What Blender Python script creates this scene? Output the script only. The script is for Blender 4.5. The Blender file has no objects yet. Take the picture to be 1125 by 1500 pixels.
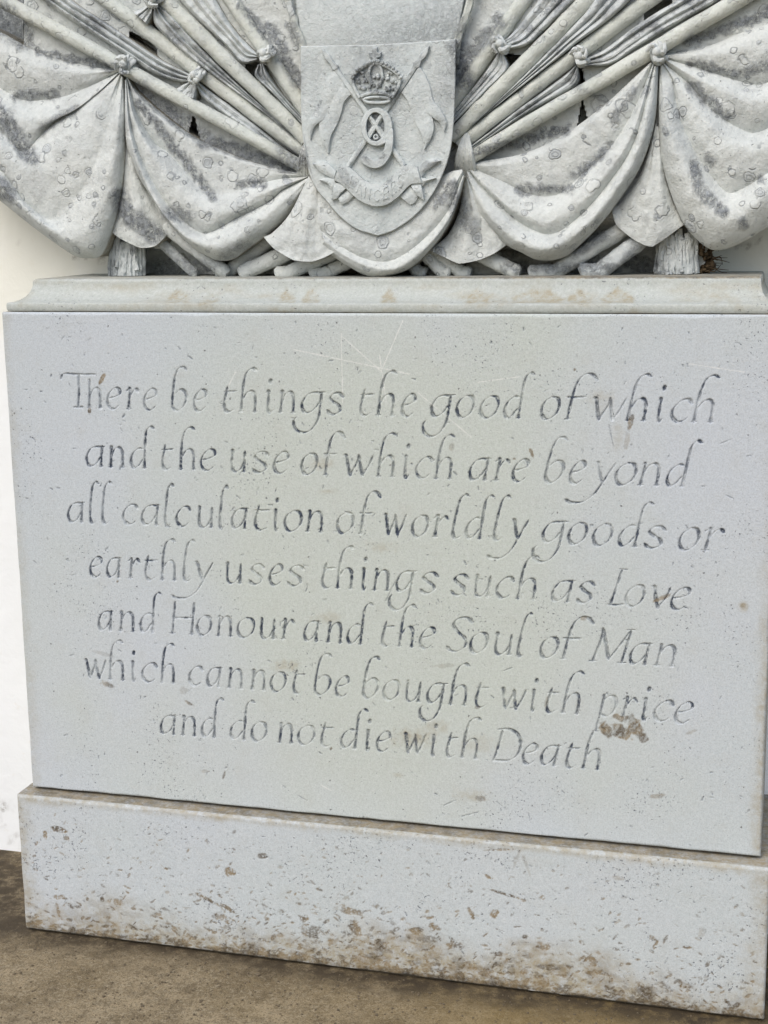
import bpy, bmesh, math, random
import numpy as np
from mathutils import Matrix, Vector

# ------------------------------------------------------------------ camera
scene = bpy.context.scene
C = scene.collection
random.seed(7)
RNG = np.random.default_rng(7)

def _rot(rx, ry, rz):
    cx, sx, cy, sy, cz, sz = math.cos(rx), math.sin(rx), math.cos(ry), math.sin(ry), math.cos(rz), math.sin(rz)
    X = np.array([[1, 0, 0], [0, cx, -sx], [0, sx, cx]])
    Y = np.array([[cy, 0, sy], [0, 1, 0], [-sy, 0, cy]])
    Z = np.array([[cz, -sz, 0], [sz, cz, 0], [0, 0, 1]])
    return Z @ Y @ X

CAM_P = np.array([0.76909, -2.65173, 1.18609])
CAM_M = _rot(1.3715, 0.0145, 0.2675)
F_PX = 2164.0
cam_data = bpy.data.cameras.new('camera')
cam = bpy.data.objects.new('camera', cam_data)
C.objects.link(cam)
mw = Matrix([list(CAM_M[i]) + [CAM_P[i]] for i in range(3)] + [[0, 0, 0, 1]])
cam.matrix_world = mw
cam_data.sensor_fit = 'VERTICAL'
cam_data.sensor_height = 36.0
cam_data.lens = 36.0 * F_PX / 1500.0
cam_data.clip_start = 0.05
cam_data.clip_end = 500
scene.camera = cam

# ------------------------------------------------------------------ light
SUN_EL, SUN_AZ = math.radians(48), math.radians(-18)     # azimuth measured from the viewer's side, minus = left
world = bpy.data.worlds.new('World')
scene.world = world
world.use_nodes = True
wn = world.node_tree
wn.nodes.clear()
sky = wn.nodes.new('ShaderNodeTexSky')
sky.sky_type = 'NISHITA'
sky.sun_disc = False
sky.sun_elevation = SUN_EL
sky.sun_rotation = math.radians(180) - SUN_AZ
sky.dust_density = 3.0
bg = wn.nodes.new('ShaderNodeBackground')
bg.inputs['Strength'].default_value = 0.15
wo = wn.nodes.new('ShaderNodeOutputWorld')
wn.links.new(sky.outputs[0], bg.inputs[0])
wn.links.new(bg.outputs[0], wo.inputs[0])

sun_d = bpy.data.lights.new('sun', 'SUN')
sun_d.energy = 1.25
sun_d.angle = math.radians(40)
sun_d.color = (1.0, 0.975, 0.93)
sun = bpy.data.objects.new('sun', sun_d)
C.objects.link(sun)
to_sun = Vector((math.cos(SUN_EL) * math.sin(SUN_AZ), -math.cos(SUN_EL) * math.cos(SUN_AZ), math.sin(SUN_EL)))
sun.rotation_euler = to_sun.to_track_quat('Z', 'Y').to_euler()
sun.location = to_sun * 6

scene.view_settings.view_transform = 'Standard'
scene.view_settings.look = 'None'
scene.view_settings.gamma = 1.0
scene.view_settings.use_curve_mapping = False
scene.view_settings.exposure = 0.25

# ------------------------------------------------------------------ numeric helpers
def pix_at(px, py, y):
    """world point on the plane Y = y where the tracing (1125 x 1500) has px, py"""
    px = np.asarray(px, float); py = np.asarray(py, float); y = np.asarray(y, float)
    d = np.stack([(px - 562.5) / F_PX, -(py - 750) / F_PX, -np.ones_like(px)], -1) @ CAM_M.T
    t = (y - CAM_P[1]) / d[..., 1]
    return CAM_P + d * t[..., None]

def to_pix(P):
    d = (np.asarray(P) - CAM_P) @ CAM_M
    return 562.5 + F_PX * d[..., 0] / -d[..., 2], 750 - F_PX * d[..., 1] / -d[..., 2]

def _hash(ix, iy, seed):
    n = (ix.astype(np.int64) * 374761393 + iy.astype(np.int64) * 668265263 + seed * 1442695041) & 0x7fffffff
    n = (n ^ (n >> 13)) * 1274126177 & 0x7fffffff
    n = (n ^ (n >> 16)) * 60493 & 0x7fffffff
    return (n & 0xffff) / 65535.0

def vnoise(x, y, seed=0):
    x = np.asarray(x, float); y = np.asarray(y, float)
    ix, iy = np.floor(x), np.floor(y)
    fx, fy = x - ix, y - iy
    fx = fx * fx * (3 - 2 * fx); fy = fy * fy * (3 - 2 * fy)
    a, b = _hash(ix, iy, seed), _hash(ix + 1, iy, seed)
    c, d = _hash(ix, iy + 1, seed), _hash(ix + 1, iy + 1, seed)
    return (a + (b - a) * fx) * (1 - fy) + (c + (d - c) * fx) * fy

def fbm(x, y, seed=0, oct=4):
    s = 0; a = 0.5; tot = 0
    for k in range(oct):
        s = s + a * vnoise(x * 2 ** k + 17.3 * k, y * 2 ** k - 9.1 * k, seed + k)
        tot += a; a *= 0.5
    return s / tot

def sstep(a, b, x):
    t = np.clip((x - a) / (b - a), 0, 1)
    return t * t * (3 - 2 * t)

def cr(pts, n, closed=False):
    """Catmull-Rom through pts (k x m), resampled to n points by arc length"""
    P = np.asarray(pts, float)
    if len(P) == 2:
        t = np.linspace(0, 1, n)[:, None]
        return P[0] * (1 - t) + P[1] * t
    Q = np.vstack([2 * P[0] - P[1], P, 2 * P[-1] - P[-2]])
    out = []
    m = max(8, int(4 * n / (len(P) - 1)) + 2)
    for i in range(1, len(Q) - 2):
        t = np.linspace(0, 1, m, endpoint=False)[:, None]
        p0, p1, p2, p3 = Q[i - 1], Q[i], Q[i + 1], Q[i + 2]
        out.append(0.5 * (2 * p1 + (p2 - p0) * t + (2 * p0 - 5 * p1 + 4 * p2 - p3) * t ** 2 + (3 * p1 - p0 - 3 * p2 + p3) * t ** 3))
    out.append(P[-1:])
    D = np.vstack(out)
    s = np.concatenate([[0], np.cumsum(np.linalg.norm(np.diff(D[:, :2], axis=0), axis=1))])
    u = np.linspace(0, s[-1], n)
    return np.stack([np.interp(u, s, D[:, k]) for k in range(D.shape[1])], 1)

def in_poly(x, y, poly):
    inside = np.zeros(np.shape(x), bool)
    n = len(poly)
    for i in range(n):
        x1, y1 = poly[i]; x2, y2 = poly[(i + 1) % n]
        if y1 == y2: continue
        c = ((y1 > y) != (y2 > y)) & (x < (x2 - x1) * (y - y1) / (y2 - y1) + x1)
        inside ^= c
    return inside

# ------------------------------------------------------------------ materials
def new_mat(name):
    m = bpy.data.materials.new(name)
    m.use_nodes = True
    nt = m.node_tree
    nt.nodes.clear()
    o = nt.nodes.new('ShaderNodeOutputMaterial')
    b = nt.nodes.new('ShaderNodeBsdfPrincipled')
    b.inputs['Roughness'].default_value = 0.85
    b.inputs['Specular IOR Level'].default_value = 0.25
    nt.links.new(b.outputs[0], o.inputs[0])
    return m, nt, b

class NB:
    """tiny node builder"""
    def __init__(s, nt):
        s.nt = nt
        s.tc = nt.nodes.new('ShaderNodeTexCoord').outputs['Object']
    def link(s, a, b): s.nt.links.new(a, b)
    def noise(s, scale, detail=3, rough=0.55, vec=None):
        n = s.nt.nodes.new('ShaderNodeTexNoise')
        n.inputs['Scale'].default_value = scale
        n.inputs['Detail'].default_value = detail
        n.inputs['Roughness'].default_value = rough
        s.link(vec or s.tc, n.inputs['Vector'])
        return n.outputs['Fac']
    def voro(s, scale, vec=None, rnd=1.0):
        n = s.nt.nodes.new('ShaderNodeTexVoronoi')
        n.inputs['Scale'].default_value = scale
        n.inputs['Randomness'].default_value = rnd
        s.link(vec or s.tc, n.inputs['Vector'])
        return n.outputs['Distance'], n.outputs['Color']
    def math(s, op, a, b=None, c=None, clamp=False):
        n = s.nt.nodes.new('ShaderNodeMath'); n.operation = op; n.use_clamp = clamp
        for k, v in enumerate((a, b, c)):
            if v is None: continue
            if isinstance(v, (int, float)): n.inputs[k].default_value = v
            else: s.link(v, n.inputs[k])
        return n.outputs[0]
    def ramp(s, v, lo, hi, a=0.0, b=1.0):
        n = s.nt.nodes.new('ShaderNodeMapRange'); n.interpolation_type = 'SMOOTHSTEP'
        s.link(v, n.inputs[0])
        for k, q in zip((1, 2, 3, 4), (lo, hi, a, b)): n.inputs[k].default_value = q
        return n.outputs[0]
    def mix(s, fac, a, b):
        n = s.nt.nodes.new('ShaderNodeMix'); n.data_type = 'RGBA'
        if isinstance(fac, (int, float)): n.inputs[0].default_value = fac
        else: s.link(fac, n.inputs[0])
        for k, v in ((6, a), (7, b)):
            if isinstance(v, tuple): n.inputs[k].default_value = (*v, 1)
            else: s.link(v, n.inputs[k])
        return n.outputs[2]
    def attr(s, name):
        n = s.nt.nodes.new('ShaderNodeAttribute'); n.attribute_name = name
        return n.outputs['Fac']
    def sep(s, col):
        n = s.nt.nodes.new('ShaderNodeSeparateColor'); s.link(col, n.inputs[0])
        return n.outputs[0], n.outputs[1], n.outputs[2]
    def warp(s, scale, amt):
        n = s.nt.nodes.new('ShaderNodeTexNoise'); n.inputs['Scale'].default_value = scale
        s.link(s.tc, n.inputs['Vector'])
        v = s.nt.nodes.new('ShaderNodeVectorMath'); v.operation = 'MULTIPLY_ADD'
        s.link(n.outputs['Color'], v.inputs[0]); v.inputs[1].default_value = (amt,) * 3
        s.link(s.tc, v.inputs[2])
        return v.outputs[0]
    def bump(s, h, bsdf, strength=0.5, dist=0.002):
        n = s.nt.nodes.new('ShaderNodeBump')
        n.inputs['Strength'].default_value = strength; n.inputs['Distance'].default_value = dist
        s.link(h, n.inputs['Height']); s.link(n.outputs[0], bsdf.inputs['Normal'])

def smooth_stone(name, ca, cb, cc):
    """dressed limestone: fine grain, pits, stain and light tint, painted letter cuts, brown scuffs"""
    m, nt, b = new_mat(name)
    N = NB(nt)
    col = N.mix(N.ramp(N.noise(2.2, 3), 0.35, 0.65), ca, cb)
    col = N.mix(N.math('MULTIPLY', N.attr('stain_and_light'), 0.8), col, cc)  # broad tint, partly weathering and partly the light's hue painted in
    g = N.noise(130, 4, 0.7)
    col = N.mix(N.ramp(g, 0.35, 0.72, 0.0, 0.22), col, (0.74, 0.76, 0.77))
    col = N.mix(N.ramp(N.noise(330, 3, 0.75), 0.42, 0.66, 0.0, 0.40), col, (0.30, 0.31, 0.31))
    col = N.mix(N.ramp(N.noise(20, 6, 0.7), 0.48, 0.75, 0.0, 0.22), col, (0.40, 0.40, 0.36))
    patch = N.ramp(N.noise(6, 5, 0.65), 0.40, 0.66, -0.055, 0.045)
    pit = N.ramp(N.math('ADD', N.noise(210, 2, 0.55), patch), 0.655, 0.725)
    pit = N.math('MAXIMUM', pit, N.math('MULTIPLY', N.ramp(N.math('ADD', N.noise(120, 3, 0.6), patch), 0.69, 0.74), 0.85))
    col = N.mix(N.math('MULTIPLY', pit, 0.78), col, (0.12, 0.13, 0.15))
    d2, c2 = N.voro(60, N.warp(160, 0.006))
    r2, g2, b2 = N.sep(c2)
    pit2 = N.math('MULTIPLY', N.ramp(d2, 0.07, 0.13, 1.0, 0.0), N.math('LESS_THAN', r2, 0.10))
    col = N.mix(N.math('MULTIPLY', pit2, 0.7), col, (0.12, 0.12, 0.12))
    soft = N.attr('soft')
    col = N.mix(N.math('MULTIPLY', soft, N.ramp(N.noise(55, 5, 0.75), 0.25, 0.7), None, True), col, (0.32, 0.275, 0.18))
    col = N.mix(N.attr('pale'), col, (0.74, 0.74, 0.71))
    paint = N.math('MULTIPLY', N.attr('paint'), N.ramp(N.noise(110, 4, 0.8), 0.33, 0.56, 0.08, 1.0), None, True)
    col = N.mix(paint, col, (0.055, 0.07, 0.10))
    soil_tone = N.math('MULTIPLY', N.attr('soil_tone'), N.ramp(N.noise(170, 4, 0.8), 0.25, 0.6, 0.35, 1.0), None, True)
    col = N.mix(soil_tone, col, N.mix(N.ramp(N.noise(30, 3), 0.4, 0.6), (0.085, 0.062, 0.035), (0.22, 0.165, 0.09)))
    N.link(col, b.inputs['Base Color'])
    h = N.math('MULTIPLY_ADD', pit, -0.8, N.math('MULTIPLY', g, 0.55))
    h = N.math('MULTIPLY_ADD', pit2, -1.0, h)
    N.bump(h, b, 0.55, 0.0022)
    return m

def carved_stone(name, base, alt, lichen_amount, ring_amount):
    """weathered carved stone with ring lichens and grey crust"""
    m, nt, b = new_mat(name)
    N = NB(nt)
    col = N.mix(N.ramp(N.noise(5, 4), 0.35, 0.65), base, alt)
    g = N.noise(150, 4, 0.7)
    col = N.mix(N.ramp(g, 0.35, 0.75, 0.0, 0.35), col, (0.76, 0.77, 0.75))
    col = N.mix(N.ramp(N.noise(60, 4, 0.7), 0.5, 0.78, 0.0, 0.40), col, (0.33, 0.34, 0.33))
    pit = N.ramp(N.noise(190, 3, 0.6), 0.67, 0.74)
    col = N.mix(N.math('MULTIPLY', pit, 0.65), col, (0.12, 0.12, 0.12))
    # ring lichens at two sizes
    ring_h = None
    zone = N.ramp(N.noise(7, 2), 0.30, 0.62, 0.15, 1.0)
    for sc, seed_amt, dens, lw in ((27, 0.012, 0.95, 0.055), (46, 0.008, 0.36, 0.080), (17, 0.016, 0.40, 0.032)):
        d, c = N.voro(sc, N.warp(70, seed_amt))
        r, gg, bb = N.sep(c)
        on = N.math('MULTIPLY', N.math('LESS_THAN', r, N.math('MULTIPLY', zone, dens)), ring_amount)
        rad = N.math('MULTIPLY_ADD', gg, 0.20, 0.13)
        e1 = N.math('ABSOLUTE', N.math('SUBTRACT', d, rad))
        ring = N.ramp(e1, 0.0, lw, 1.0, 0.0)
        e2 = N.math('ABSOLUTE', N.math('SUBTRACT', d, N.math('MULTIPLY', rad, 0.52)))
        ring2 = N.math('MULTIPLY', N.ramp(e2, 0.0, lw, 1.0, 0.0), N.math('GREATER_THAN', bb, 0.45))
        ring = N.math('MULTIPLY', N.math('MAXIMUM', ring, N.math('MULTIPLY', ring2, 0.8)), on)
        disc = N.math('MULTIPLY', N.ramp(N.math('SUBTRACT', rad, d), 0.0, 0.05), on)
        fill = N.math('MULTIPLY', disc, N.ramp(bb, 0.4, 0.98, 0.0, 0.45))
        col = N.mix(N.math('MULTIPLY', disc, N.ramp(r, 0.0, 0.5, 0.45, 0.0)), col, (0.66, 0.69, 0.67))
        col = N.mix(fill, col, (0.33, 0.36, 0.39))
        col = N.mix(N.math('MULTIPLY', ring, N.ramp(N.noise(34, 3, 0.6), 0.34, 0.60, 0.08, 0.62)), col, (0.16, 0.18, 0.195))
        hh = N.math('MULTIPLY_ADD', ring, -0.5, N.math('MULTIPLY', disc, 0.45))
        ring_h = hh if ring_h is None else N.math('ADD', ring_h, hh)
    # grey crust: where it was seen (attribute) broken up by noise, plus a scatter of its own
    crust_n = N.noise(75, 6, 0.85)
    own = N.math('MULTIPLY', N.ramp(N.noise(16, 4, 0.6), 0.46, 0.66), lichen_amount)
    cr_ = N.math('MAXIMUM', N.attr('lichen_grey'), own)
    cr_ = N.math('MULTIPLY', cr_, N.ramp(crust_n, 0.40, 0.54, 0.08, 1.0), None, True)
    col = N.mix(N.math('MULTIPLY', cr_, 0.85), col, N.mix(N.ramp(N.noise(110, 3, 0.7), 0.35, 0.65), (0.085, 0.095, 0.105), (0.33, 0.36, 0.39)))
    col = N.mix(N.math('MULTIPLY', N.attr('soil_tone'), N.ramp(N.noise(120, 4, 0.75), 0.25, 0.6, 0.3, 1.0)), col, (0.20, 0.15, 0.075))
    N.link(col, b.inputs['Base Color'])
    h = N.math('MULTIPLY_ADD', g, 0.5, N.math('MULTIPLY', N.noise(34, 5, 0.65), 1.9))
    h = N.math('MULTIPLY_ADD', pit, -0.7, h)
    h = N.math('ADD', h, N.math('MULTIPLY', ring_h, 0.55))
    h = N.math('MULTIPLY_ADD', N.math('MULTIPLY', cr_, crust_n), 1.2, h)
    N.bump(h, b, 0.85, 0.0035)
    return m

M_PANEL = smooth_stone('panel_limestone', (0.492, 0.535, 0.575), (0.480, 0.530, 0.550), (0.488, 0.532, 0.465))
M_CORNICE = smooth_stone('cornice_limestone', (0.45, 0.475, 0.44), (0.42, 0.45, 0.425), (0.41, 0.44, 0.385))
M_CARVED = carved_stone('carved_stone', (0.565, 0.595, 0.57), (0.53, 0.565, 0.55), 0.18, 1.0)
M_POLE = carved_stone('carved_pole_stone', (0.56, 0.585, 0.525), (0.52, 0.555, 0.51), 0.18, 0.7)
M_CRUSTED = carved_stone('crusted_stone', (0.53, 0.565, 0.55), (0.48, 0.52, 0.525), 0.85, 0.9)
M_SHIELD = carved_stone('shield_stone', (0.53, 0.575, 0.565), (0.50, 0.55, 0.545), 0.16, 0.35)

def make_mortar():
    m, nt, b = new_mat('dark_mortar')
    N = NB(nt)
    col = N.mix(N.noise(90, 4, 0.7), (0.05, 0.042, 0.03), (0.16, 0.13, 0.09))
    N.link(col, b.inputs['Base Color']); N.bump(N.noise(150, 3), b, 0.6, 0.003)
    return m
M_MORTAR = make_mortar()

def make_plaster():
    m, nt, b = new_mat('cream_plaster')
    N = NB(nt)
    col = N.mix(N.ramp(N.noise(3, 4), 0.35, 0.68), (0.83, 0.86, 0.87), (0.80, 0.83, 0.84))
    col = N.mix(N.ramp(N.noise(24, 5, 0.7), 0.60, 0.78, 0, 0.22), col, (0.62, 0.54, 0.38))
    col = N.mix(N.math('MULTIPLY', N.attr('stain_and_light'), 0.5), col, (0.80, 0.78, 0.62))  # warm hue of the light on the upper wall, painted in
    col = N.mix(N.math('MULTIPLY', N.attr('soil_tone'), N.ramp(N.noise(60, 5, 0.8), 0.35, 0.65)), col, (0.16, 0.14, 0.11))
    N.link(col, b.inputs['Base Color'])
    N.bump(N.math('ADD', N.noise(35, 4), N.noise(9, 3)), b, 0.35, 0.004)
    return m
M_PLASTER = make_plaster()

def make_floor():
    m, nt, b = new_mat('stained_concrete')
    N = NB(nt)
    col = N.mix(N.ramp(N.noise(6, 5, 0.6), 0.32, 0.68), (0.185, 0.142, 0.080), (0.325, 0.262, 0.165))
    col = N.mix(N.ramp(N.noise(26, 6, 0.75), 0.42, 0.66, 0, 0.65), col, (0.085, 0.062, 0.034))
    col = N.mix(N.ramp(N.noise(95, 4, 0.75), 0.46, 0.70, 0, 0.75), col, (0.33, 0.28, 0.19))
    col = N.mix(N.ramp(N.noise(230, 5, 0.85), 0.48, 0.62, 0, 0.8), col, (0.065, 0.048, 0.026))
    col = N.mix(N.ramp(N.noise(340, 3, 0.8), 0.54, 0.68, 0, 0.8), col, (0.42, 0.35, 0.24))
    sx = nt.nodes.new('ShaderNodeSeparateXYZ'); N.link(N.tc, sx.inputs[0])
    gold = N.math('MULTIPLY', N.ramp(N.math('ADD', sx.outputs[0], N.math('MULTIPLY', N.noise(4, 3), 0.8)), 0.1, 0.9), 0.55)
    col = N.mix(gold, col, (0.21, 0.145, 0.048))
    d, c = N.voro(240, N.warp(200, 0.004))
    r, gg, bb = N.sep(c)
    grit = N.math('MULTIPLY', N.ramp(d, 0.12, 0.32, 1.0, 0.0), N.math('LESS_THAN', r, 0.25))
    col = N.mix(N.math('MULTIPLY', grit, 0.6), col, (0.06, 0.05, 0.035))
    st = N.math('MULTIPLY', N.attr('soil_tone'), N.ramp(N.noise(30, 5, 0.7), 0.28, 0.58, 0.25, 1.0), None, True)
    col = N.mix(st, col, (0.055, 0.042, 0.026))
    N.link(col, b.inputs['Base Color'])
    N.bump(N.math('ADD', N.noise(60, 5, 0.7), N.math('MULTIPLY', grit, 0.6)), b, 0.7, 0.004)
    b.inputs['Roughness'].default_value = 0.8
    return m
M_FLOOR = make_floor()

def make_debris(name, a, c):
    m, nt, b = new_mat(name)
    N = NB(nt)
    N.link(N.mix(N.noise(140, 4, 0.7), a, c), b.inputs['Base Color'])
    N.bump(N.noise(260, 3), b, 0.6, 0.003)
    return m
M_DEBRIS = make_debris('dry_debris', (0.035, 0.024, 0.013), (0.15, 0.105, 0.06))

M_GRIT = make_debris('sandy_grit', (0.035, 0.027, 0.016), (0.25, 0.20, 0.135))

# ------------------------------------------------------------------ object helpers
def link_mesh(name, verts, faces, mat, parent=None, attrs=None, smooth=True, sharp=40):
    me = bpy.data.meshes.new(name)
    verts = np.asarray(verts, np.float32)
    if isinstance(faces, np.ndarray) and faces.ndim == 2:
        nf, k = faces.shape
        me.vertices.add(len(verts)); me.vertices.foreach_set('co', verts.ravel())
        me.loops.add(nf * k); me.loops.foreach_set('vertex_index', faces.astype(np.int32).ravel())
        me.polygons.add(nf)
        me.polygons.foreach_set('loop_start', np.arange(0, nf * k, k, dtype=np.int32))
        me.update(calc_edges=True)
        me.validate()
    else:
        me.from_pydata([tuple(map(float, v)) for v in verts], [], [tuple(int(i) for i in f) for f in faces])
        me.update()
    if smooth:
        me.polygons.foreach_set('use_smooth', np.ones(len(me.polygons), bool))
        if sharp: me.set_sharp_from_angle(angle=math.radians(sharp))
    for k, v in (attrs or {}).items():
        a = me.attributes.new(k, 'FLOAT', 'POINT')
        a.data.foreach_set('value', np.asarray(v, np.float32))
    me.materials.append(mat)
    o = bpy.data.objects.new(name, me)
    C.objects.link(o)
    if parent:
        o.parent = parent
    return o

def fix_normals(o):
    bm = bmesh.new(); bm.from_mesh(o.data)
    bmesh.ops.recalc_face_normals(bm, faces=bm.faces)
    bm.to_mesh(o.data); bm.free()

def tag(o, label, cat, group=None, kind=None):
    o['label'] = label
    if cat: o['category'] = cat
    if group: o['group'] = group
    if kind: o['kind'] = kind
    return o

def thing(name, label, cat):
    o = bpy.data.objects.new(name, None)
    o.empty_display_size = 0.1
    C.objects.link(o)
    return tag(o, label, cat)

class Acc:
    """collects pieces of one mesh"""
    def __init__(s): s.v = []; s.f = []; s.n = 0
    def add(s, V, F):
        s.v.append(np.asarray(V, float).reshape(-1, 3))
        for f in F: s.f.append(tuple(int(i) + s.n for i in f))
        s.n += len(s.v[-1])
    def box(s, a, b):
        x0, y0, z0 = a; x1, y1, z1 = b
        s.add([(x0, y0, z0), (x1, y0, z0), (x1, y1, z0), (x0, y1, z0), (x0, y0, z1), (x1, y0, z1), (x1, y1, z1), (x0, y1, z1)],
              [(0, 3, 2, 1), (4, 5, 6, 7), (0, 1, 5, 4), (1, 2, 6, 5), (2, 3, 7, 6), (3, 0, 4, 7)])
    def tube(s, P, R, n=10, rough=0.0, cap=True, seed=0):
        P = np.asarray(P, float); R = np.broadcast_to(np.asarray(R, float), (len(P),))
        T = np.gradient(P, axis=0); T /= np.linalg.norm(T, axis=1)[:, None] + 1e-12
        up = np.array([0, -1.0, 0.13])
        V = []
        for i, (p, t, r) in enumerate(zip(P, T, R)):
            a = np.cross(t, up)
            if np.linalg.norm(a) < 0.05: a = np.cross(t, [1.0, 0, 0])
            a /= np.linalg.norm(a); b = np.cross(t, a)
            th = np.arange(n) * 2 * math.pi / n
            rr = r * (1 + rough * (vnoise(np.full(n, i * 0.35 + seed), th * 1.6, seed) - 0.5))
            V.append(p + np.cos(th)[:, None] * a * rr[:, None] + np.sin(th)[:, None] * b * rr[:, None])
        V = np.vstack(V); F = []
        for i in range(len(P) - 1):
            for k in range(n):
                F.append((i * n + k, i * n + (k + 1) % n, (i + 1) * n + (k + 1) % n, (i + 1) * n + k))
        if cap:
            F.append(tuple(range(n))[::-1]); F.append(tuple((len(P) - 1) * n + k for k in range(n)))
        s.add(V, F)
    def ball(s, c, r, nu=10, nv=7, squash=(1, 1, 1)):
        V = [(0, 0, 1)]
        for j in range(1, nv):
            a = math.pi * j / nv
            for i in range(nu):
                b = 2 * math.pi * i / nu
                V.append((math.sin(a) * math.cos(b), math.sin(a) * math.sin(b), math.cos(a)))
        V.append((0, 0, -1))
        F = []
        for i in range(nu): F.append((0, 1 + i, 1 + (i + 1) % nu))
        for j in range(nv - 2):
            for i in range(nu):
                F.append((1 + j * nu + i, 1 + (j + 1) * nu + i, 1 + (j + 1) * nu + (i + 1) % nu, 1 + j * nu + (i + 1) % nu))
        e = len(V) - 1
        for i in range(nu): F.append((e, 1 + (nv - 2) * nu + (i + 1) % nu, 1 + (nv - 2) * nu + i))
        V = np.array(V) * r * np.array(squash) + np.asarray(c)
        s.add(V, F)
    def build(s, name, mat, parent=None, attrs=None, sharp=40, label=None):
        V = np.vstack(s.v)
        o = link_mesh(name, V, s.f, mat, parent, {k: f(V) for k, f in (attrs or {}).items()}, sharp=sharp)
        if label: o['label'] = label
        return o

# ---- lichen seen on the carving: (x0, y0, x1, y1, radius, strength) in tracing units
LICHEN = [
    (0, 165, 45, 232, 13, 1.0), (0, 270, 12, 284, 14, 1.0), (25, 140, 80, 138, 9, .9), (62, 190, 112, 158, 8, .7),
    (55, 76, 165, 98, 7, .9), (0, 20, 32, 55, 22, .9), (172, 290, 190, 320, 15, 1.0), (196, 320, 228, 345, 16, .95),  # wide far-left patch stands in for the recess's shade
    (205, 150, 312, 292, 8, 1.0), (352, 270, 386, 268, 8, .9), (246, 312, 272, 318, 12, .8), (205, 130, 300, 205, 14, .9),
    (300, 205, 430, 246, 10, 1.0), (415, 225, 448, 235, 14, .8), (300, 395, 360, 360, 10, .5), (240, 395, 290, 400, 26, .8),
    (395, 40, 436, 120, 12, .9), (352, 8, 400, 60, 9, .8), (425, 35, 436, 60, 8, .7), (672, 70, 682, 118, 14, 1.0), (690, 80, 730, 30, 12, .8),
    (668, 10, 672, 50, 9, .8), (700, 222, 830, 190, 9, .95), (660, 280, 672, 300, 12, .8), (640, 300, 664, 270, 8, .9), (670, 300, 690, 330, 16, .7),
    (760, 278, 835, 275, 8, .9), (845, 258, 890, 215, 8, .9), (900, 175, 930, 130, 7, .7), (835, 120, 888, 150, 6, .6),
    (1010, 60, 1085, 35, 10, .9), (1085, 35, 1125, 18, 9, 1.0), (1012, 92, 1078, 108, 8, .9), (1078, 112, 1120, 96, 8, .9),
    (1014, 125, 1062, 170, 9, .8), (1016, 240, 1022, 268, 10, .9), (1026, 280, 1042, 296, 9, .8), (1056, 306, 1062, 310, 9, 1.0), (1086, 326, 1090, 330, 8, .9),
    (1040, 232, 1040, 234, 9, .8), (1115, 262, 1118, 263, 7, .8), (740, 390, 900, 395, 10, .8), (930, 385, 955, 395, 20, .9), (845, 372, 885, 345, 8, .7),
    (505, 85, 600, 85, 22, .5), (520, 110, 580, 138, 14, .85), (500, 250, 512, 268, 8, .4), (530, 225, 560, 228, 8, .7), (532, 250, 570, 262, 8, .5),
    (600, 235, 640, 245, 10, .5), (455, 160, 465, 150, 7, .5), (460, 50, 660, 50, 8, .45),
]
def lichen_of(V):
    px, py = to_pix(V)
    wx = px + 14 * (fbm(px / 9, py / 9, 31) - 0.5); wy = py + 14 * (fbm(px / 9, py / 9, 47) - 0.5)
    m = np.zeros(len(px))
    for x0, y0, x1, y1, r, s in LICHEN:
        dx, dy = x1 - x0, y1 - y0
        t = np.clip(((wx - x0) * dx + (wy - y0) * dy) / (dx * dx + dy * dy + 1e-9), 0, 1)
        d = np.hypot(wx - x0 - t * dx, wy - y0 - t * dy)
        m = np.maximum(m, s * sstep(r * 1.25, r * 0.45, d))
    return m
ATT = {'lichen_grey': lichen_of}

# ================================================================== SETTING
Z0 = -0.306                     # foot of the plinth
FLOOR_Z = Z0 - 0.006
n = 90
xs = np.concatenate([[-6, -3, -1.6], np.linspace(-1.2, 1.2, 150), [1.6, 3, 6]])
ys = np.concatenate([[-8, -4, -2, -1.2], np.linspace(-0.75, 0.5, 90), [0.8]])
GX, GY = np.meshgrid(xs, ys)
V = np.stack([GX, GY, np.full_like(GX, FLOOR_Z)], -1)
soil_tone = sstep(0.11, 0.0, np.maximum(-0.036 - GY, 0) + 0.10 * (fbm(GX * 14, GY * 14, 5) - 0.42)) * 1.0  # floor darkens in a ragged band towards the plinth foot
soil_tone = np.maximum(soil_tone, 0.6 * sstep(0.52, 0.75, fbm(GX * 5 + 3, GY * 5, 9)))
nx, ny = len(xs), len(ys)
idx = np.arange(nx * ny).reshape(ny, nx)
Fq = np.stack([idx[:-1, :-1], idx[:-1, 1:], idx[1:, 1:], idx[1:, :-1]], -1).reshape(-1, 4)
fl = link_mesh('floor', V.reshape(-1, 3), Fq, M_FLOOR, attrs={'soil_tone': soil_tone.ravel()})
fl['kind'] = 'structure'

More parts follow.
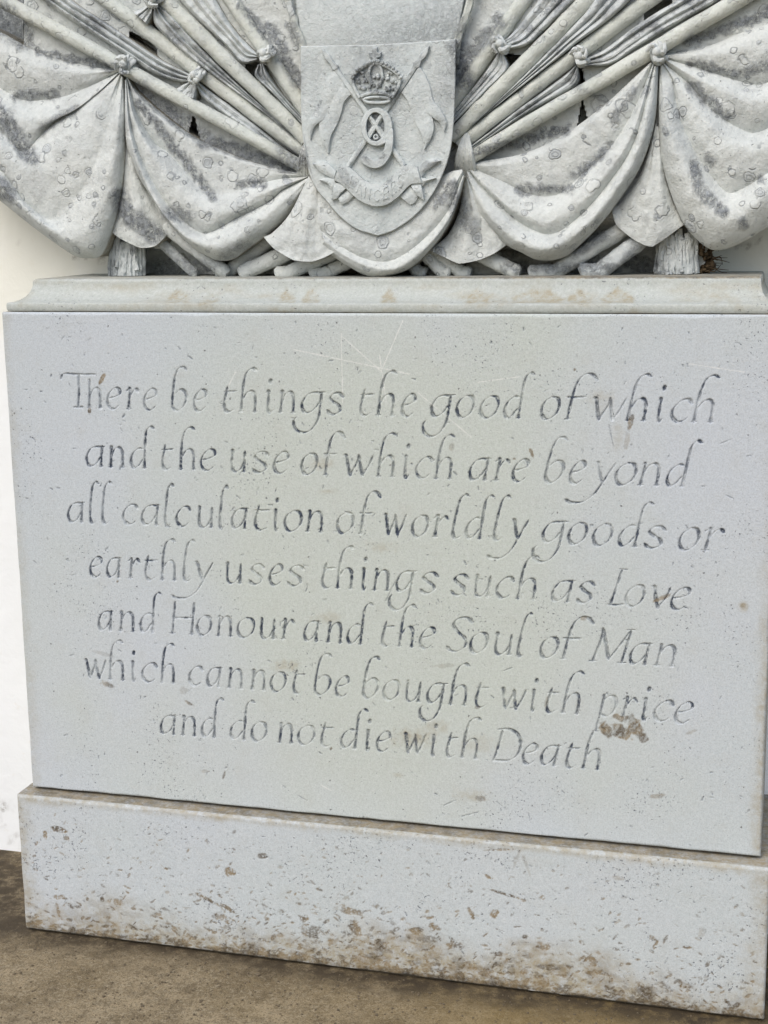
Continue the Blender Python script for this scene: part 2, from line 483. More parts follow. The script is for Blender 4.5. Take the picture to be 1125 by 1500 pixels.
WALL_Y = 0.33
wl = Acc()
wl.box((-3.2, WALL_Y, FLOOR_Z - 0.05), (3.2, WALL_Y + 0.25, 2.9))
xs = np.linspace(-1.25, 1.25, 260); zs = np.linspace(FLOOR_Z - 0.05, 1.9, 220)
A, B = np.meshgrid(xs, zs)
V = np.stack([A, WALL_Y - 0.003 + 0.0015 * (fbm(A * 9, B * 9, 3) - .5), B], -1).reshape(-1, 3)
idx = np.arange(len(V)).reshape(A.shape)
wl.add(V, np.stack([idx[:-1, :-1], idx[:-1, 1:], idx[1:, 1:], idx[1:, :-1]], -1).reshape(-1, 4))
def wall_light_tint(V):
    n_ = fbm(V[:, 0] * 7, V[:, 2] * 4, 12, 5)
    return np.where(V[:, 1] < WALL_Y, sstep(0.75, 1.1, V[:, 2] + 0.5 * (n_ - .5)) * sstep(.25, .6, n_ + .1), 0.2)  # upper wall warmed: the light's cream-to-blue gradient painted in, broken by noise
def wall_marks(V):
    n_ = fbm(V[:, 0] * 26, V[:, 2] * 26, 7, 5)
    px, py = to_pix(V)
    d = 0.6 * sstep(0.20, 0.0, V[:, 2] - FLOOR_Z) * sstep(0.56, 0.72, n_)
    for cx, cy, r in ((4, 1182, 7), (28, 352, 3), (112, 375, 4), (128, 377, 3), (150, 378, 6), (1084, 362, 4), (1098, 358, 4), (1110, 352, 3), (1040, 372, 6)):  # small dark spots near the floor and along the cloth hems
        d = np.maximum(d, 0.9 * sstep(1.4, 0.5, np.hypot(px - cx, py - cy) / r + 1.2 * (n_ - .5)))
    return np.where(V[:, 1] < WALL_Y, d, 0)
w = wl.build('wall', M_PLASTER, attrs={'stain_and_light': wall_light_tint, 'soil_tone': wall_marks})
tag(w, 'cream plastered wall rising behind the stone memorial', 'wall')
# ================================================================== STONE BLOCKS WITH A WORKED FRONT
def fronted_block(name, x0, x1, z0, z1, yf, yb, step, depth_fn, attr_fn, mat, parent, arris=0.005, ledge=0.25):
    xs = np.linspace(x0, x1, int((x1 - x0) / step) + 1)
    zs = np.linspace(z0, z1, int((z1 - z0) / step) + 1)
    X, Z = np.meshgrid(xs, zs)
    D, extra = depth_fn(X, Z)
    e = np.minimum(np.minimum(X - x0, x1 - X), np.minimum(Z - z0, z1 - Z))
    ew = arris * (0.7 + 1.2 * fbm(X * 18, Z * 18, 77, 3) ** 2)
    D = D + np.where(e < ew, ew * (1 - np.sqrt(np.clip(1 - (1 - e / ew) ** 2, 0, 1))), 0)
    D = D + 0.0012 * (fbm(X * 5, Z * 5, 21, 3) - 0.5)
    attrs = attr_fn(X, Z, extra)
    nz, nx = X.shape
    V = np.stack([X, yf + D, Z], -1).reshape(-1, 3)
    idx = np.arange(nx * nz).reshape(nz, nx)
    F = np.stack([idx[:-1, :-1], idx[:-1, 1:], idx[1:, 1:], idx[1:, :-1]], -1).reshape(-1, 4)
    # sides: one ring at the back
    ring = np.concatenate([idx[0, :-1], idx[:-1, -1], idx[-1, :0:-1], idx[:0:-1, 0]])
    k = len(ring); j = np.arange(k)
    cur = ring
    rows = []
    for yy in (yf + 0.009, yf + 0.05, yb):
        RV = V[ring].copy(); RV[:, 1] = yy
        b0 = len(V)
        V = np.vstack([V, RV])
        F = np.vstack([F, np.stack([cur[j], b0 + j, b0 + (j + 1) % k, cur[(j + 1) % k]], -1)])
        cur = b0 + j
    at = {}
    lx = V[ring][:, 0]
    for key, val in attrs.items():
        q = val.ravel()
        if key == 'soft': side = np.full(k, 0.95)
        elif key == 'soil_tone': side = ledge * (0.55 + 0.45 * fbm(lx * 14, lx * 0 + 2, 5))
        elif key in ('paint', 'pale'): side = np.zeros(k)
        else: side = q[ring]
        at[key] = np.concatenate([q, side, side, side])
    # back cap
    o = link_mesh(name, V, F, mat, parent, at, sharp=65)
    return o

# ---------------------------------------------------------------- lettering
GLYPH = {   # strokes as points (x, y): x 0..1 across the measured letter, y in x-heights
 'a': [[(.95, .98), (.6, 1.0), (.25, .86), (.03, .45), (.12, .08), (.36, .02), (.66, .2), (.9, .55)], [(.98, 1.02), (.93, .5), (.9, .0)], [(.82, .0), (1.02, .02)], [(.7, 1.0), (1.12, 1.02)]],
 'b': [[(.95, 2.0), (.72, 2.12), (.38, 2.02), (.16, 1.5), (.05, .6), (.08, .15), (.4, -.03), (.8, .22), (.98, .62), (.86, .92), (.52, 1.0), (.12, .72)]],
 'c': [[(.98, .84), (.8, 1.0), (.45, .95), (.1, .6), (.08, .25), (.35, 0), (.68, .03), (.92, .2)]],
 'd': [[(.82, .97), (.5, .98), (.15, .72), (.03, .32), (.2, .02), (.5, .1), (.85, .5)], [(1.55, 2.02), (1.28, 2.1), (1.04, 1.88), (.97, 1.4), (.94, .6), (.92, .0)], [(.8, .0), (1.04, .02)]],
 'e': [[(.08, .5), (.45, .55), (.88, .72), (.86, .95), (.55, 1.02), (.18, .75), (.04, .35), (.2, .04), (.55, -.02), (.9, .2)]],
 'f': [[(1.55, 1.82), (1.2, 2.04), (.75, 2.06), (.35, 1.75), (.16, 1.1), (.1, .5), (.06, 0)], [(-.15, 1.0), (.4, 1.0), (1.0, 1.03)], [(-.12, -.02), (.22, .02)]],
 'g': [[(.95, .98), (.6, 1.0), (.25, .86), (.03, .45), (.12, .1), (.36, .02), (.66, .2), (.9, .55)], [(.98, 1.02), (.95, .3), (.88, -.3), (.55, -.82), (.1, -.95), (-.25, -.75), (-.34, -.4), (-.2, -.18)], [(.7, 1.0), (1.2, 1.03)]],
 'h': [[(.95, 2.0), (.65, 2.1), (.3, 1.9), (.12, 1.3), (.08, .5), (.06, 0)], [(.1, .55), (.35, .9), (.66, 1.0), (.88, .82), (.93, .4), (.92, 0)], [(-.06, 0), (.2, .02)], [(.8, 0), (1.06, .02)]],
 '1': [[(.12, 1.42), (.1, .7), (.06, 0)], [(.1, .55), (.35, .9), (.66, 1.0), (.88, .82), (.93, .4), (.92, 0)], [(-.06, 0), (.2, .02)], [(.8, 0), (1.06, .02)], [(.0, 1.4), (.16, 1.42)]],
 'i': [[(-.1, .9), (.3, 1.0), (.34, .5), (.36, .15), (.62, -.02), (1.0, .14)], [(.42, 1.5), (.52, 1.55), (.46, 1.45)]],
 'l': [[(1.35, 2.02), (.9, 2.1), (.45, 1.85), (.22, 1.2), (.08, .4), (.2, .05), (.55, -.03), (1.0, .12)]],
 'n': [[(-.04, .9), (.14, 1.0), (.12, .5), (.08, 0)], [(.12, .55), (.35, .9), (.66, 1.0), (.88, .82), (.93, .4), (.92, 0)], [(-.06, 0), (.22, .02)], [(.8, 0), (1.06, .02)]],
 'o': [[(.5, 1.01), (.15, .78), (.02, .4), (.18, .05), (.48, -.02), (.85, .22), (.98, .6), (.84, .93), (.5, 1.01)]],
 'p': [[(.0, .92), (.16, 1.02), (.14, .4), (.1, -.3), (.04, -.8)], [(.14, .72), (.42, .98), (.78, .98), (.98, .68), (.88, .25), (.55, .0), (.18, .06)], [(-.14, -.8), (.22, -.78)]],
 'r': [[(-.06, .9), (.2, 1.0), (.17, .5), (.12, 0)], [(.17, .55), (.45, .88), (.7, 1.0), (.95, .84)], [(-.06, 0), (.3, .02)]],
 's': [[(.95, .84), (.68, 1.0), (.32, .95), (.16, .74), (.42, .55), (.76, .38), (.82, .15), (.5, -.02), (.2, .02), (.02, .16)]],
 't': [[(.3, 1.22), (.22, .9), (.1, .4), (.2, .06), (.5, -.03), (.9, .13)], [(.02, .95), (.45, .96), (1.0, 1.0)]],
 'u': [[(-.06, .92), (.12, 1.0), (.1, .5), (.16, .1), (.4, -.02), (.7, .14), (.92, .5)], [(.94, 1.0), (.93, .5), (.92, 0)], [(.8, 0), (1.06, .02)]],
 'v': [[(-.02, 1.0), (.12, .95), (.24, .5), (.44, 0)], [(.44, .02), (.75, .5), (.9, 1.0)]],
 'w': [[(-.03, .98), (.08, .95), (.16, .5), (.26, .02)], [(.26, .02), (.42, .5), (.54, .95)], [(.5, 1.0), (.58, .5), (.68, .02)], [(.68, .02), (.86, .5), (.99, 1.02)]],
 'y': [[(-.02, 1.0), (.12, .95), (.28, .5), (.46, .05)], [(1.0, 1.0), (.72, .5), (.46, .0), (.1, -.55), (-.4, -.88), (-1.0, -.92), (-1.3, -.8)]],
 'T': [[(-.02, 1.42), (.08, 1.68), (.5, 1.66), (1.0, 1.68)], [(.5, 1.66), (.5, .8), (.47, 0)], [(.36, 0), (.6, .02)]],
 'H': [[(.18, 1.62), (.14, .8), (.1, 0)], [(.98, 1.62), (.94, .8), (.9, 0)], [(.14, .82), (.94, .86)], [(0, 0), (.2, .02)], [(.8, 0), (1, .02)]],
 'L': [[(.52, 1.75), (.38, .9), (.2, 0)], [(.0, 0), (.5, .0), (.98, .06)], [(.38, 1.74), (.8, 1.72)]],
 'S': [[(.98, 1.5), (.75, 1.7), (.35, 1.62), (.2, 1.3), (.45, .95), (.78, .65), (.82, .28), (.5, .0), (.2, .02), (.02, .2)]],
 'M': [[(.22, 1.58), (.16, .8), (.06, 0)], [(.18, 1.62), (.36, .8), (.48, .12)], [(.48, .12), (.7, .8), (.93, 1.6)], [(.95, 1.62), (.9, .8), (.84, 0)], [(-.04, 0), (.16, .02)], [(.74, 0), (.96, .02)], [(.84, 1.62), (1.04, 1.63)]],
 'D': [[(.28, 1.6), (.2, .8), (.1, 0)], [(.08, 1.6), (.5, 1.66), (.85, 1.4), (1.0, .9), (.9, .35), (.6, .05), (.1, 0)]],
 ',': [[(.5, .1), (.6, -.05), (.3, -.3)]],
}
# word, baseline (left px, y) to (right px, y), extents of each letter in px
WORDS = [
 ('T1ere', (111, 596.7), (230, 600), [(91, 142), (130, 149), (157, 178), (187, 205), (211, 231)]),
 ('be', (252, 600.5), (304, 601.5), [(252, 274), (284, 304)]),
 ('things', (326, 602), (503, 606.5), [(327, 347), (353, 376), (389, 402), (410, 432), (442, 471), (480, 503)]),
 ('the', (527, 607.5), (609, 609.5), [(527, 547), (554, 578), (589, 609)]),
 ('good', (632, 610), (764, 612.5), [(632, 659), (669, 694), (704, 730), (739, 763)]),
 ('of', (793, 613), (855, 614), [(793, 819), (832, 855)]),
 ('which', (867, 614.5), (1045, 618.5), [(867, 915), (920, 947), (962, 972), (983, 1011), (1017, 1045)]),
 ('and', (126, 682.5), (216, 686), [(127, 151), (161, 182), (192, 214)]),
 ('the', (237, 686.5), (316, 688.5), [(237, 254), (264, 286), (294, 317)]),
 ('use', (338, 690), (424, 693), [(338, 360), (370, 394), (401, 424)]),
 ('of', (442, 694), (493, 695.5), [(442, 465), (477, 493)]),
 ('which', (503, 696), (662, 701.5), [(503, 546), (554, 578), (591, 600), (609, 632), (639, 662)]),
 ('are', (688, 702.5), (774, 705), [(688, 714), (726, 746), (751, 774)]),
 ('beyond', (799, 706), (1004, 712.5), [(799, 825), (835, 857), (871, 899), (902, 931), (938, 966), (977, 1004)]),
 ('all', (100, 764.5), (160, 766), [(100, 122), (132, 142), (150, 161)]),
 ('calculation', (180, 767), (473, 779.5), [(180, 202), (208, 232), (242, 251), (258, 279), (290, 312), (322, 330), (340, 361), (372, 396), (401, 409), (417, 442), (450, 473)]),
 ('of', (494, 780), (545, 782), [(494, 518), (529, 545)]),
 ('worldly', (561, 783), (770, 792), [(562, 594), (604, 627), (636, 657), (663, 677), (683, 706), (724, 737), (749, 772)]),
 ('goods', (795, 794), (974, 803), [(795, 824), (833, 859), (869, 896), (907, 934), (945, 974)]),
 ('or', (995, 804.5), (1060, 807), [(995, 1023), (1032, 1060)]),
 ('earthly', (132, 844), (313, 852.5), [(132, 151), (157, 176), (190, 206), (212, 231), (237, 258), (269, 281), (286, 312)]),
 ('uses,', (331, 853.5), (455, 858.5), [(331, 354), (366, 387), (395, 415), (422, 445), (447, 455)]),
 ('things', (471, 860), (641, 869), [(471, 491), (494, 517), (530, 537), (548, 570), (581, 604), (616, 641)]),
 ('such', (662, 870.5), (786, 878.5), [(662, 685), (695, 718), (727, 751), (759, 785)]),
 ('as', (808, 880.5), (870, 883), [(809, 836), (846, 870)]),
 ('Love', (891, 885.5), (1010, 893), [(891, 917), (917, 943), (953, 982), (983, 1010)]),
 ('and', (145, 922.5), (227, 926.5), [(145, 164), (176, 197), (206, 226)]),
 ('Honour', (250, 927.5), (432, 937), [(250, 285), (289, 310), (319, 340), (348, 373), (381, 403), (414, 432)]),
 ('and', (446, 938), (533, 944), [(446, 466), (480, 501), (509, 531)]),
 ('the', (559, 945), (636, 949.5), [(559, 577), (585, 606), (615, 637)]),
 ('Soul', (655, 953), (769, 960.5), [(655, 688), (689, 714), (724, 749), (759, 770)]),
 ('of', (792, 962.5), (849, 966), [(792, 817), (826, 849)]),
 ('Man', (866, 968), (989, 976.5), [(867, 921), (923, 949), (962, 989)]),
 ('which', (125, 992.5), (256, 1001), [(125, 156), (161, 182), (193, 200), (208, 230), (237, 256)]),
 ('cannot', (277, 1003), (447, 1015.5), [(277, 297), (304, 323), (335, 356), (369, 389), (397, 419), (429, 447)]),
 ('be', (461, 1016.5), (512, 1020.5), [(461, 484), (492, 512)]),
 ('bought', (532, 1021.5), (716, 1036), [(532, 554), (562, 585), (594, 616), (626, 649), (660, 684), (696, 716)]),
 ('with', (733, 1037), (850, 1046), [(733, 769), (778, 785), (800, 818), (825, 849)]),
 ('price', (877, 1048), (1014, 1060), [(878, 902), (912, 932), (940, 950), (958, 984), (989, 1014)]),
 ('and', (236, 1074.5), (317, 1080), [(236, 257), (267, 287), (296, 316)]),
 ('do', (338, 1082), (391, 1086), [(338, 360), (369, 391)]),
 ('not', (409, 1087.5), (489, 1093.5), [(409, 429), (437, 461), (470, 489)]),
 ('die', (500, 1095), (572, 1101), [(500, 523), (536, 543), (552, 572)]),
 ('with', (591, 1102), (700, 1111.5), [(591, 623), (632, 639), (654, 670), (677, 700)]),
 ('Death', (721, 1113.5), (880, 1127.5), [(721, 761), (766, 787), (793, 816), (829, 848), (855, 879)]),
]
H_BLOCK = 1.005

def letter_cut(X, Z):
    D = np.zeros_like(X)
    x0, z0 = X[0, 0], Z[0, 0]; g = X[0, 1] - X[0, 0]; gz = Z[1, 0] - Z[0, 0]
    XH = 0.0395
    nib = math.radians(32)
    rr = random.Random(3)
    for word, (bx0, by0), (bx1, by1), ext in WORDS:
        for ch, (l, r) in zip(word, ext):
            def base(px): return pix_at(px, by0 + (by1 - by0) * (px - bx0) / (bx1 - bx0), 0.0)
            A, B = base(l), base(r)
            ax, az, bx, bz = A[0], A[2], B[0], B[2]
            slant = 0.045 + 0.115 * min(1, max(0, (l - 110) / 750.0))
            ystem = 0.45
            for st in GLYPH[ch]:
                q = cr(st, max(6, int(14 * len(st))))
                gx = ax + (bx - ax) * q[:, 0] + (q[:, 1] - ystem) * XH * slant
                gzc = az + (bz - az) * q[:, 0] + q[:, 1] * XH
                L = np.concatenate([[0], np.cumsum(np.hypot(np.diff(gx), np.diff(gzc)))])
                m = max(4, int(L[-1] / 0.0007))
                u = np.linspace(0, L[-1], m)
                sx = np.interp(u, L, gx); sz = np.interp(u, L, gzc)
                ang = np.arctan2(np.gradient(sz), np.gradient(sx))
                hw = 0.0010 + 0.0028 * np.abs(np.sin(ang - nib)) ** 1.3
                hw *= 0.82 + 0.5 * vnoise(u * 160 + rr.random() * 99, u * 0, 5)
                short = L[-1] < XH * 0.45
                if short: hw = np.full(m, 0.0017)
                if ch == 'i' and short: hw[:] = 0.0040
                if not short:
                    e = np.minimum(u, L[-1] - u)
                    hw *= 0.55 + 0.45 * sstep(0, 0.005, e)
                    if ch in 'TfscraSH' : hw += 0.0012 * sstep(0.006, 0.0, u)
                if not short and abs(q[-1, 1]) < 0.03 and ch not in 'sSoL': hw += 0.0013 * sstep(0.008, 0.0, L[-1] - u)
                for cx, cz, h in zip(sx, sz, hw):
                    i0, i1 = int((cx - h - x0) / g), int((cx + h - x0) / g) + 2
                    j0, j1 = int((cz - h - z0) / gz), int((cz + h - z0) / gz) + 2
                    wx = X[j0:j1, i0:i1]; wz = Z[j0:j1, i0:i1]
                    d = h - np.hypot(wx - cx, wz - cz)
                    np.maximum(D[j0:j1, i0:i1], d, out=D[j0:j1, i0:i1])
    return D

def blob(px, py, cx, cy, rx, ry, ang, seed, soft=0.35, rough=0.9):
    a = math.radians(ang)
    u = ((px - cx) * math.cos(a) + (py - cy) * math.sin(a)) / rx
    v = (-(px - cx) * math.sin(a) + (py - cy) * math.cos(a)) / ry
    d = np.hypot(u, v) + rough * (fbm(px / 5.5 + seed * 3.1, py / 5.5, seed, 3) - 0.5)
    return sstep(1.0, 1.0 - soft, d)

def seg(px, py, x0, y0, x1, y1, w, seed=0, wob=2.0):
    dx, dy = x1 - x0, y1 - y0
    t = np.clip(((px - x0) * dx + (py - y0) * dy) / (dx * dx + dy * dy), 0, 1)
    d = np.hypot(px - x0 - t * dx, py - y0 - t * dy) + wob * (vnoise(px / 7, py / 7, seed) - 0.5)
    return sstep(w, w * 0.3, d)

def apply_local(target, px, py, box, fn, mode='max'):
    x0, y0, x1, y1 = box
    m = (px > x0) & (px < x1) & (py > y0) & (py < y1)
    if not m.any(): return
    v = fn(px[m], py[m])
    target[m] = np.maximum(target[m], v)

def panel_depth(X, Z):
    cut = letter_cut(X, Z)
    px, py = to_pix(np.stack([X, np.zeros_like(X), Z], -1))
    chips = np.zeros_like(X); pale = np.zeros_like(X); soil_tone = np.zeros_like(X)
    R = random.Random(11)
    # small nicks and scratches
    for k in range(420):
        cx, cy = R.uniform(20, 1110), R.uniform(470, 1235)
        if k % 3 == 0: cy = R.gauss(690, 120)
        a = R.uniform(0, 180); L = R.uniform(1.2, 5.5); w = R.uniform(0.7, 1.5)
        apply_local(chips, px, py, (cx - 9, cy - 9, cx + 9, cy + 9),
                    lambda x, y: R.uniform(.4, 1) * seg(x, y, cx, cy, cx + L * math.cos(a), cy + L * math.sin(a), w, k, 1.2))
    for (x0, y0, x1, y1) in [(500, 488, 502, 590), (500, 492, 560, 545), (556, 520, 566, 590), (430, 512, 600, 548), (590, 470, 560, 540), (612, 575, 690, 640),
                             (1010, 533, 1090, 545), (700, 560, 760, 552), (345, 545, 330, 575), (470, 1150, 485, 1158)]:
        apply_local(pale, px, py, (min(x0, x1) - 5, min(y0, y1) - 5, max(x0, x1) + 5, max(y0, y1) + 5),
                    lambda x, y: 0.55 * seg(x, y, x0, y0, x1, y1, 0.9, 1, 0.8))
    for (x0, y0, x1, y1, w) in [(892, 622, 899, 655, 1.6), (1055, 650, 1072, 643, 1.4), (1094, 668, 1101, 667, 1.3), (676, 1196, 700, 1190, 1.3), (727, 1174, 742, 1186, 1.2), (774, 1191, 778, 1206, 1.3),
                                (650, 1180, 668, 1172, 1.2), (436, 1165, 450, 1173, 1.2), (737, 983, 750, 978, 1.2), (1063, 725, 1075, 731, 1.3), (565, 880, 580, 850, 1.8)]:
        apply_local(chips, px, py, (min(x0, x1) - 5, min(y0, y1) - 5, max(x0, x1) + 5, max(y0, y1) + 5), lambda x, y: 0.8 * seg(x, y, x0, y0, x1, y1, w * .62, 2, 0.8))
    # brown marks: (cx, cy, rx, ry, angle)
    for k, (cx, cy, rx, ry, a, s) in enumerate([
        (886, 1066, 9, 17, -28, 1), (911, 1073, 19, 11, 30, 1), (931, 1066, 11, 24, -38, 1), (907, 1052, 11, 5, 30, .9), (942, 1081, 9, 8, 10, .9),
        (149, 556, 3.5, 10, 28, 1), (131, 602, 3, 5, 0, 1), (779, 665, 3, 10, -22, 1), (753, 672, 3, 2.5, 0, .9), (924, 618, 5, 16, 12, .85), (918, 645, 5, 16, 10, .35),
        (158, 1003, 13, 5, 14, .75), (277, 1030, 9, 2.5, 28, .8), (328, 1136, 2.2, 8, 18, .8), (485, 1097, 2.5, 3, 0, .9), (970, 876, 16, 3.5, -24, .8), (1014, 1072, 12, 3, -20, .4),
        (964, 1166, 14, 4, -8, .55), (704, 1170, 10, 5, 10, .6), (1089, 888, 5, 6, 0, .35), (300, 1130, 8, 3, 0, .35), (700, 1037, 5, 3, 0, .6), (662, 655, 5, 8, 0, .4),
        (650, 975, 20, 4, 0, .3), (800, 1028, 3, 9, 10, .4), (855, 906, 6, 4, 0, .7), (172, 852, 2.5, 2.5, 0, .9), (842, 541, 2.5, 3, 40, .9), (152, 958, 18, 3, 14, .25), (270, 1012, 8, 6, 0, .3)]):
        r = max(rx, ry) + 8
        apply_local(soil_tone, px, py, (cx - r, cy - r, cx + r, cy + r), lambda x, y: s * blob(x, y, cx, cy, rx, ry, a, k + 5))
    # leaf-print streaks through the big mark
    soil_tone *= np.where((px > 870) & (px < 960) & (py > 1040) & (py < 1100), 0.55 + 0.45 * sstep(0.15, 0.4, vnoise((px + py * 0.7) / 3.2, (py - px * 0.7) / 9, 3)), 1)
    D = np.clip(cut, 0, None) * 1.25 + chips * 0.0012 + soil_tone * 0.0004
    # worn letters: cuts partly filled
    wear = 0.55 + 0.6 * fbm(px / 40, py / 40, 61, 3)
    D = np.where(cut > 0, D * np.clip(wear, .5, 1.1), D)
    return D, (px, py, cut, chips, pale, soil_tone)

def panel_attrs(X, Z, ex):
    px, py, cut, chips, pale, soil_tone = ex
    strength = np.clip(0.34 + 2.0 * (fbm(px / 20, py / 20, 91, 4) - 0.32), 0.10, 1.0)
    paint = sstep(0.0003, 0.0015, cut) * strength
    paint = np.maximum(paint, chips * 0.7)
    soft = np.zeros_like(px)
    for k, (cx, cy, rx, ry, s) in enumerate([(605, 1080, 45, 22, .7), (640, 1065, 25, 14, .6), (420, 975, 28, 12, .7), (480, 905, 30, 14, .5), (690, 1165, 35, 15, .55), (560, 800, 40, 14, .35),
                                             (470, 680, 25, 12, .5), (480, 720, 22, 6, .5), (700, 1090, 40, 20, .3), (880, 585, 30, 25, .35), (905, 640, 14, 30, .4), (1089, 888, 10, 12, .9), (585, 1135, 12, 5, .6)]):
        soft = np.maximum(soft, s * blob(px, py, cx, cy, rx, ry, 0, k + 60, 0.9, 0.7))
    e_l = px - (47 * (py - 457) / 698.0)
    edge = np.minimum(X + 0.75, 0.75 - X)
    soft = np.maximum(soft, 0.75 * sstep(0.028, 0.004, 0.75 - X + 0.02 * (fbm(X * 20, Z * 20, 8) - .5)) * sstep(0.7, 0.3, Z))
    soft = np.maximum(soft, 0.35 * sstep(0.03, 0.0, edge + 0.03 * (fbm(X * 20, Z * 20, 4) - .5)))
    stain_and_light = sstep(0.30, 0.80, fbm(X * 2.6 + 1, Z * 2.6, 14, 5) * 0.7 + 0.62 * np.exp(-((X - 0.02) / 0.35) ** 2 - ((Z - 0.55) / 0.45) ** 2))  # greenish centre: weathering together with the light's uneven hue, painted in
    return {'paint': paint, 'soft': soft, 'pale': pale, 'soil_tone': np.clip(soil_tone * 0.92, 0, 1), 'stain_and_light': stain_and_light}

block = thing('inscription_block', 'pale upright limestone block cut with seven lines of italic lettering', 'inscribed block')
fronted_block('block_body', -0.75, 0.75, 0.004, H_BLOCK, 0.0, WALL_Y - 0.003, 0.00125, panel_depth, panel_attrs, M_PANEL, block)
a = Acc(); a.box((-0.735, 0.012, -0.001), (0.735, WALL_Y - 0.004, 0.006))
a.build('mortar_bed', M_MORTAR, block)

# ---------------------------------------------------------------- plinth
def plinth_depth(X, Z):
    px, py = to_pix(np.stack([X, np.full_like(X, -0.036), Z], -1))
    soil_tone = np.zeros_like(X); chips = np.zeros_like(X)
    R = random.Random(29)
    H = 0.306
    nxp, nzp = X.shape[1], X.shape[0]
    xv, zv = X[0], Z[:, 0]
    def stamp(cx, cz, rx, rz, ang, s, seed, rough=0.9, arr=None):
        r = max(rx, rz) * 1.5
        i0, i1 = np.searchsorted(xv, [cx - r, cx + r]); j0, j1 = np.searchsorted(zv, [cz - r, cz + r])
        if i1 - i0 < 2 or j1 - j0 < 2: return
        x, z = X[j0:j1, i0:i1] * 750, Z[j0:j1, i0:i1] * 750
        m = s * blob(x, z, cx * 750, cz * 750, rx * 750, rz * 750, ang, seed, 0.4, rough)
        m = m * sstep(0.12, 0.40, vnoise(x / 2.2 + seed, z / 2.2, seed + 2))
        t = soil_tone if arr is None else arr
        t[j0:j1, i0:i1] = np.maximum(t[j0:j1, i0:i1], m)
    for k in range(2600):
        cx = R.uniform(-0.76, 0.76)
        t = R.random() ** 2.5
        cz = -H + 0.006 + t * 0.27
        w = 0.55 + 0.45 * math.exp(-((cx - 0.05) / 0.45) ** 2)
        if R.random() > w * (1 - 0.35 * t): continue
        L = R.uniform(0.0015, 0.009) * (1.3 - 0.6 * t)
        stamp(cx, cz, L, L * R.uniform(0.18, 0.6), R.uniform(-40, 60), R.uniform(0.45, 1.0) * (1 - 0.35 * t), k % 97)
    marks = [(85, 1215, 18, 6, -5, .8), (66, 1222, 4, 9, 0, .8), (98, 1228, 7, 5, 0, .6), (336, 1277, 12, 8, 20, .8), (385, 1254, 11, 5, 5, .7), (243, 1273, 4, 3, 0, .9), (305, 1318, 26, 4, -22, .75), (335, 1332, 16, 4, -28, .75),
             (85, 1335, 4, 15, 8, .55), (150, 1318, 4, 5, 0, .8), (128, 1318, 3, 5, 0, .8), (172, 1322, 10, 7, -10, .6), (230, 1340, 14, 6, 20, .6), (322, 1343, 10, 8, 0, .6), (446, 1345, 8, 6, 0, .85), (515, 1335, 22, 7, -8, .7),
             (520, 1360, 10, 20, 20, .7), (455, 1365, 22, 12, 0, .55), (608, 1364, 14, 7, 10, .85), (637, 1358, 10, 7, 0, .95), (690, 1338, 4, 11, 25, .85), (715, 1285, 9, 3, -38, .9), (724, 1339, 8, 7, 20, .9), (740, 1310, 30, 2.5, -12, .8),
             (798, 1388, 10, 6, 15, .95), (864, 1406, 11, 6, 20, .9), (728, 1398, 14, 5, 0, .7), (800, 1417, 20, 5, 0, .6), (1007, 1388, 9, 3, 0, .85), (960, 1385, 3, 9, -25, .8), (975, 1376, 3, 8, -25, .6), (665, 1384, 14, 8, 0, .6),
             (905, 1287, 12, 4, 0, .35), (1028, 1366, 6, 10, -20, .25), (942, 1455, 20, 14, 10, .55), (880, 1425, 14, 5, -8, .5), (1005, 1445, 12, 6, 0, .45), (620, 1375, 30, 8, 0, .5), (770, 1265, 3, 22, 20, .28), (757, 1258, 3, 24, -18, .28), (735, 1245, 26, 2, 8, .6)]
    for k, (cx, cy, rx, ry, an, s) in enumerate(marks):
        P = pix_at(cx, cy, -0.036)
        stamp(P[0], P[2], rx / 745, ry / 745, an, min(1, s * 1.25), k + 3, 0.9)
    for k in range(260):
        cx, cz = R.uniform(-.76, .76), -H + R.uniform(.01, .29)
        stamp(cx, cz, R.uniform(.0015, .006), R.uniform(.0006, .0014), R.uniform(-80, 80), 0.9, k, .6, chips)
    # dirt splash and nibbled lower arris
    hgt = (Z - Z0)
    haze = sstep(0.12, 0.0, hgt + 0.13 * (fbm(X * 9, Z * 9, 2) - 0.5)) * (0.45 + 0.40 * np.exp(-((X - 0.1) / 0.5) ** 2))
    low = sstep(0.012, 0.0, hgt + 0.012 * (fbm(X * 40, Z * 0 + 3, 6) - 0.5))
    D = soil_tone * 0.0007 + chips * 0.0012 + low * 0.003 * fbm(X * 60, Z * 60, 12)
    return D, (px, py, soil_tone, chips, haze)

def plinth_attrs(X, Z, ex):
    px, py, soil_tone, chips, haze = ex
    soft = np.clip(haze * 1.5, 0, 1)
    edge = np.minimum(X + 0.768, 0.768 - X)
    soft = np.maximum(soft, 0.7 * sstep(0.05, 0.0, edge + 0.05 * (fbm(X * 18, Z * 18, 9) - .5)))
    soft = np.maximum(soft, 0.8 * sstep(0.022, 0.0, -Z + 0.02 * (fbm(X * 25, Z * 25, 3) - .5)))
    pale = 0.6 * sstep(0.007, 0.002, Z - Z0) * sstep(0.35, 0.6, fbm(X * 50, Z * 50, 19))
    return {'paint': chips * 0.75, 'soft': soft, 'pale': pale, 'soil_tone': np.clip(soil_tone + haze * 0.75 * sstep(.44, .64, fbm(X * 38, Z * 70, 8)) + 0.8 * sstep(0.035, 0.0, (Z - Z0) + 0.04 * (fbm(X * 12, Z * 30, 33) - 0.35)) * sstep(.40, .6, fbm(X * 60, Z * 90, 18)), 0, 0.95),
            'stain_and_light': 0.25 * fbm(X * 3, Z * 3, 2)}
plinth = thing('plinth', 'low wide limestone plinth scuffed with brown dirt, standing on the floor', 'plinth')
